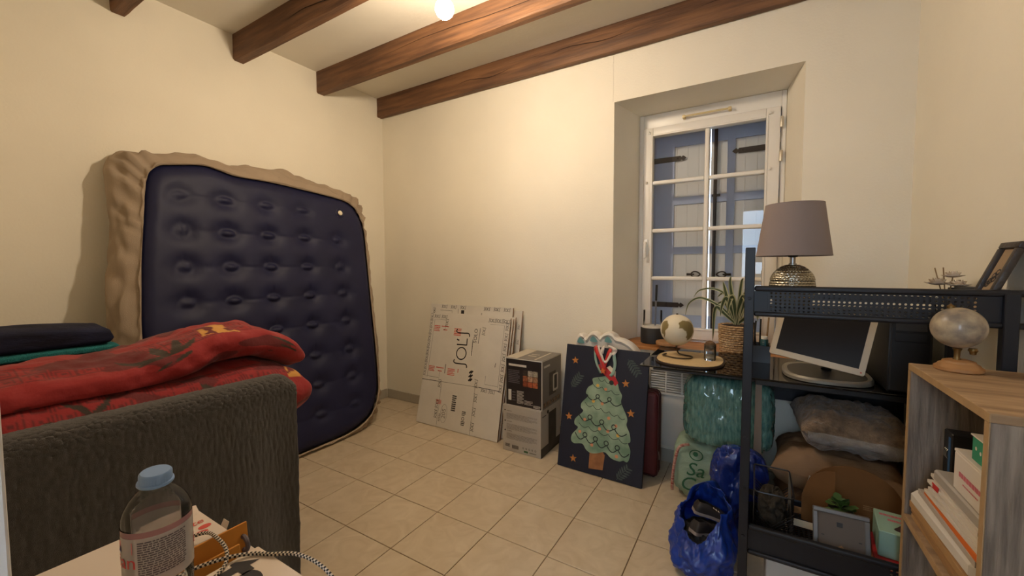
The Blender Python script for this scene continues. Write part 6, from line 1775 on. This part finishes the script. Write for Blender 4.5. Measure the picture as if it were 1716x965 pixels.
def on_cyl(a0, r=0.0310):
    def fn(p): a = a0 + p[0] / r; return (r * math.cos(a), r * math.sin(a), p[1])
    return fn
av = math.atan2(-2.594 - BYc, 2.924 - BXc)       # direction of the doorway
b = B(); b.text('evian', 0.023, tiltm @ Matrix.Translation((0, 0, 0.170)), fn=lambda p: on_cyl(av - 1.38)((p[0], p[1])))
o = b.obj('red_lettering', mat('red label ink', (190, 60, 60), 0.6), bo); o['kind'] = 'stuff'
b = B(); b.text('evian', 0.026, tiltm @ Matrix.Translation((0, 0, 0.167)), fn=lambda p: on_cyl(av + 2.15)((p[0], p[1])))
o = b.obj('red_lettering', mat('red label ink', (190, 60, 60), 0.6), bo); o['kind'] = 'stuff'
b = B(); fn = on_cyl(av + 0.10, 0.0309)
rnd = random.Random(2)
pts = []
for r in range(16):
    x = -0.021
    while x < 0.020:
        w = min(rnd.uniform(0.002, 0.006), 0.022 - x)
        zz_ = 0.192 - r * 0.0027
        qs = [fn((x, zz_)), fn((x + w, zz_)), fn((x + w, zz_ + 0.0016)), fn((x, zz_ + 0.0016))]
        b.add(qs, [(0, 1, 2, 3)], tiltm); x += w + 0.0008
o = b.obj('small_print', mat('label grey ink', (84, 76, 82), 0.7), bo); o['kind'] = 'stuff'
b = B(); f2 = on_cyl(av - 1.05, 0.0311)
b.add([f2(p) for p in ((-0.010, 0.182), (0.010, 0.180), (0.010, 0.194), (-0.010, 0.194))], [(0, 1, 2, 3)], tiltm); b.obj('pink_patch', mat('pink label ink', (196, 120, 122), 0.6), bo)
b = B(); b.add([f2(p) for p in ((-0.012, 0.181), (-0.005, 0.181), (-0.0085, 0.189))], [(0, 1, 2)], tiltm); b.obj('blue_peak', mat('blue label ink', (56, 60, 110), 0.6), bo)
capm = mat('pale blue cap plastic', (122, 152, 196), 0.4)
CTm = tiltm @ Matrix.Translation((0, 0, 0.247)) @ Matrix.Rotation(0.10, 4, 'Y')
b = B(); vs = []; fs = []; n = 72
pr_ = [(0.0152, 0.0), (0.0162, 0.0015), (0.0160, 0.0038), (0.0142, 0.0042), (0.0140, 0.0135), (0.0128, 0.0155), (0.0, 0.0157)]
for i, (r, z) in enumerate(pr_):
    for k in range(n): 
        a = 2 * PI * k / n; q = r + (0.0004 if (k % 2 and 3 <= i <= 4) else 0)
        vs.append((q * math.cos(a), q * math.sin(a), z))
for i in range(len(pr_) - 1):
    for k in range(n): fs.append((i * n + k, i * n + (k + 1) % n, (i + 1) * n + (k + 1) % n, (i + 1) * n + k))
b.add(vs, fs, CTm); b.obj('cap', capm, bo, smooth=True)

# medicine-like white pack with red lettering, lid open
pk = thing('paper_pack', 'open white carton pack with red lettering behind the water bottle', 'pack', (2.07, -2.31, TZ))
white_c = mat('white pack card', (204, 190, 178), 0.7)
x0, x1, y0, y1, z1_ = 2.022, 2.122, -2.335, -2.256, TZ + 0.038
B().box(x0, x1, y0, y1, TZ + 0.0006, z1_, 0.001, 1).obj('carton', white_c, pk)
B().prism([(0, 0), (0.024, 0), (0.022, 0.036), (0.002, 0.036)], 0.0008, frame_matrix((x0 + 0.05, y1 + 0.0004, z1_ - 0.036), (1, 0, 0), (0, 0.45, 1))).obj('open_flap', white_c, pk)
TMp = frame_matrix((x1, y0, z1_ + 0.0002), (0, 1, 0), (-1, 0, 0))
b = B(); b.text('solte', 0.024, TMp @ Matrix.Translation((0.045, 0.070, 0)), shear=0.2); b.prism(circ(0.050, 0.030, 0.011, 18, 0.007), 0.0004, TMp); b.prism(circ(0.062, 0.046, 0.010, 18, 0.007), 0.0004, TMp)
o = b.obj('red_lettering', mat('red pack ink', (196, 74, 66), 0.7), pk); o['kind'] = 'stuff'
SMp = frame_matrix((x1 + 0.0003, y0, TZ), (0, 1, 0), (0, 0, 1))
b = B(); b.box(0.0, 0.079, 0.002, 0.030, 0, 0.0004, M=SMp); b.obj('purple_side_print', mat('mauve print', (130, 96, 110), 0.7, rgb2=(168, 150, 148), scale=40), pk)
# paper sheet with staples
o = B().grid(lambda u, v: (1.925 + 0.085 * u + 0.006 * v, -2.320 + 0.088 * v - 0.012 * u, TZ + 0.0012 + 0.010 * (1 - u) ** 2 + 0.004 * math.sin(3 * v)), 10, 10).obj('folded_sheet', white_c, None); recenter(o)
# orange envelopes standing on edge
orange_k = mat('orange kraft', (196, 128, 44), 0.75, var=0.1, scale=30)
for k, (xx, ya, yb, h, lab) in enumerate(((2.150, -2.375, -2.236, 0.050, 'orange brown envelope on edge beside the white pack, the taller one'), (2.178, -2.378, -2.262, 0.034, 'orange brown envelope on edge beside the teal book, the lower one'))):
    o = B().box(0, yb - ya, 0, h, 0, 0.004, 0.0008, 1, M=frame_matrix((xx, ya, TZ + 0.001), (0.0, 1, 0), (-0.12, 0, 1))).obj('envelope', orange_k, None); recenter(o); tag(o, lab, 'envelope')
# teal-edged book with a white box on top
o = B().box(2.207, 2.400, -2.362, -2.246, TZ + 0.0006, TZ + 0.024, 0.0015, 1).obj('teal_book', mat('teal book cover', (70, 120, 136), 0.5), None); recenter(o); tag(o, 'teal covered book lying under the white lettered box', 'book')
wbx = thing('lettered_box', 'flat white box with big black letters on the teal book', 'box', (2.31, -2.30, TZ + 0.0245))
B().box(2.218, 2.405, -2.360, -2.252, TZ + 0.0245, TZ + 0.0405, 0.002, 2).obj('carton', mat('white lettered card', (212, 196, 180), 0.6), wbx)
LM = frame_matrix((2.218, -2.360, TZ + 0.0407), (1, 0, 0), (0, 1, 0))
b = B(); b.text('ta', 0.100, LM @ Matrix.Translation((0.014, 0.058, 0)), align='LEFT', bold=0.0045)
o = b.obj('black_lettering', ink, wbx); o['kind'] = 'stuff'
# grey ring
o = B().tube([(2.155 + 0.012 * math.cos(2 * PI * k / 20), -2.2445, TZ + 0.0175 + 0.012 * math.sin(2 * PI * k / 20)) for k in range(20)], 0.004, 8, closed=True).obj('rubber_ring', mat('grey rubber', (96, 88, 96), 0.5), None, smooth=True); recenter(o)
tag(o, 'small grey rubber ring at the end of the orange envelope', 'ring')
# black and white braided cord
wc, bc_ = mat('white braid', (206, 192, 176), 0.85), mat('black braid', (30, 27, 30), 0.85)
def cord(pts, label):
    P = smooth_path(pts, 26)
    # resample evenly for the braid
    out = [P[0]]; step = 0.0016
    for p in P[1:]:
        while (p - out[-1]).length > step: out.append(out[-1] + (p - out[-1]).normalized() * step)
    o = B().tube(out, 0.0029, 8, checker=True).obj('braided_cord', [wc, bc_], None, smooth='all'); recenter(o)
    return tag(o, label, 'cord')
zc = TZ + 0.0445
cord([(2.100, -2.345, TZ + 0.041), (2.095, -2.320, TZ + 0.042), (2.125, -2.292, TZ + 0.054), (2.165, -2.290, TZ + 0.058), (2.200, -2.292, TZ + 0.052), (2.225, -2.305, zc), (2.245, -2.335, zc), (2.260, -2.3645, zc), (2.272, -2.3675, TZ + 0.02), (2.30, -2.3685, TZ + 0.004), (2.33, -2.369, TZ + 0.004)], 'black and white braided cord lying over the pack and envelopes')
cord([(2.182, -2.372, TZ + 0.0385), (2.190, -2.335, TZ + 0.043), (2.215, -2.300, zc + 0.004), (2.235, -2.270, zc), (2.262, -2.2555, zc), (2.300, -2.235, TZ + 0.046), (2.345, -2.225, TZ + 0.040), (2.385, -2.222, TZ + 0.022), (2.43, -2.215, TZ - 0.03), (2.442, -2.22, TZ - 0.15), (2.442, -2.23, TZ - 0.30)], 'black and white braided cord hanging over the table edge by the lettered box')
cord([(1.935, -2.52, TZ + 0.0035), (1.945, -2.465, TZ + 0.0035), (1.985, -2.43, TZ + 0.0035), (2.03, -2.44, TZ + 0.0035), (2.05, -2.50, TZ + 0.0035)], 'black and white braided cord on the bare end of the white table')
tag(bpy.data.objects['folded_sheet'], 'folded white sheet with small black marks leaning behind the bottle', 'paper')
for nm in ('printed_edge_logos', 'printed_marks', 'printed_red_marks', 'printed_symbols', 'small_print', 'pale_print', 'grey_print', 'pale_border', 'printed_pictures', 'packing_tape', 'handwritten_mark', 'printed_logo', 'printed_lashes', 'printed_brand_mark', 'printed_photo', 'painted_sprig'):
    for o in bpy.data.objects:
        if o.name.split('.')[0] == nm: o['kind'] = 'stuff'

# prints, straps and fittings belong to the part they are fixed on
def regroup(holder, names):
    for h in [o for o in bpy.data.objects if o.name.split('.')[0] == holder and o.parent]:
        for o in list(h.parent.children):
            if o is not h and o.name.split('.')[0] in names: o.parent = h
PR = ('printed_edge_logos', 'printed_marks', 'printed_red_marks', 'handwritten_mark', 'printed_logo')
regroup('board', PR)
regroup('carton', ('small_print', 'printed_symbols', 'printed_green_mark', 'printed_photo', 'printed_brand_mark', 'black_front', 'pale_border', 'pale_print', 'grey_print', 'food_photo', 'printed_jug', 'printed_coffee', 'printed_pictures', 'packing_tape', 'pink_lettering', 'white_print', 'red_lettering', 'purple_side_print', 'black_lettering', 'dark_flower_print', 'red_flower_print'))
regroup('painted_car', ('painted_wheel', 'painted_car_roof'))
regroup('painted_tree', ('painted_garland', 'painted_scallop', 'painted_bauble'))
regroup('casing', ('screen', 'power_light'))
regroup('label', ('red_lettering', 'small_print', 'pink_patch', 'blue_peak', 'label_top_band'))
regroup('label_band', ('label_print',))
regroup('strap_hinge', ())
regroup('front_panel', ('drive_cover',))
regroup('backing_board', ('hanger_plate', 'easel_flap', 'clip'))
regroup('bag', ('lettering', 'piping', 'bag_handle'))
regroup('shade', ('shade_ring', 'shade_spoke'))
regroup('handle_plate', ('handle',))
regroup('valve_seat', ('valve_cap',))
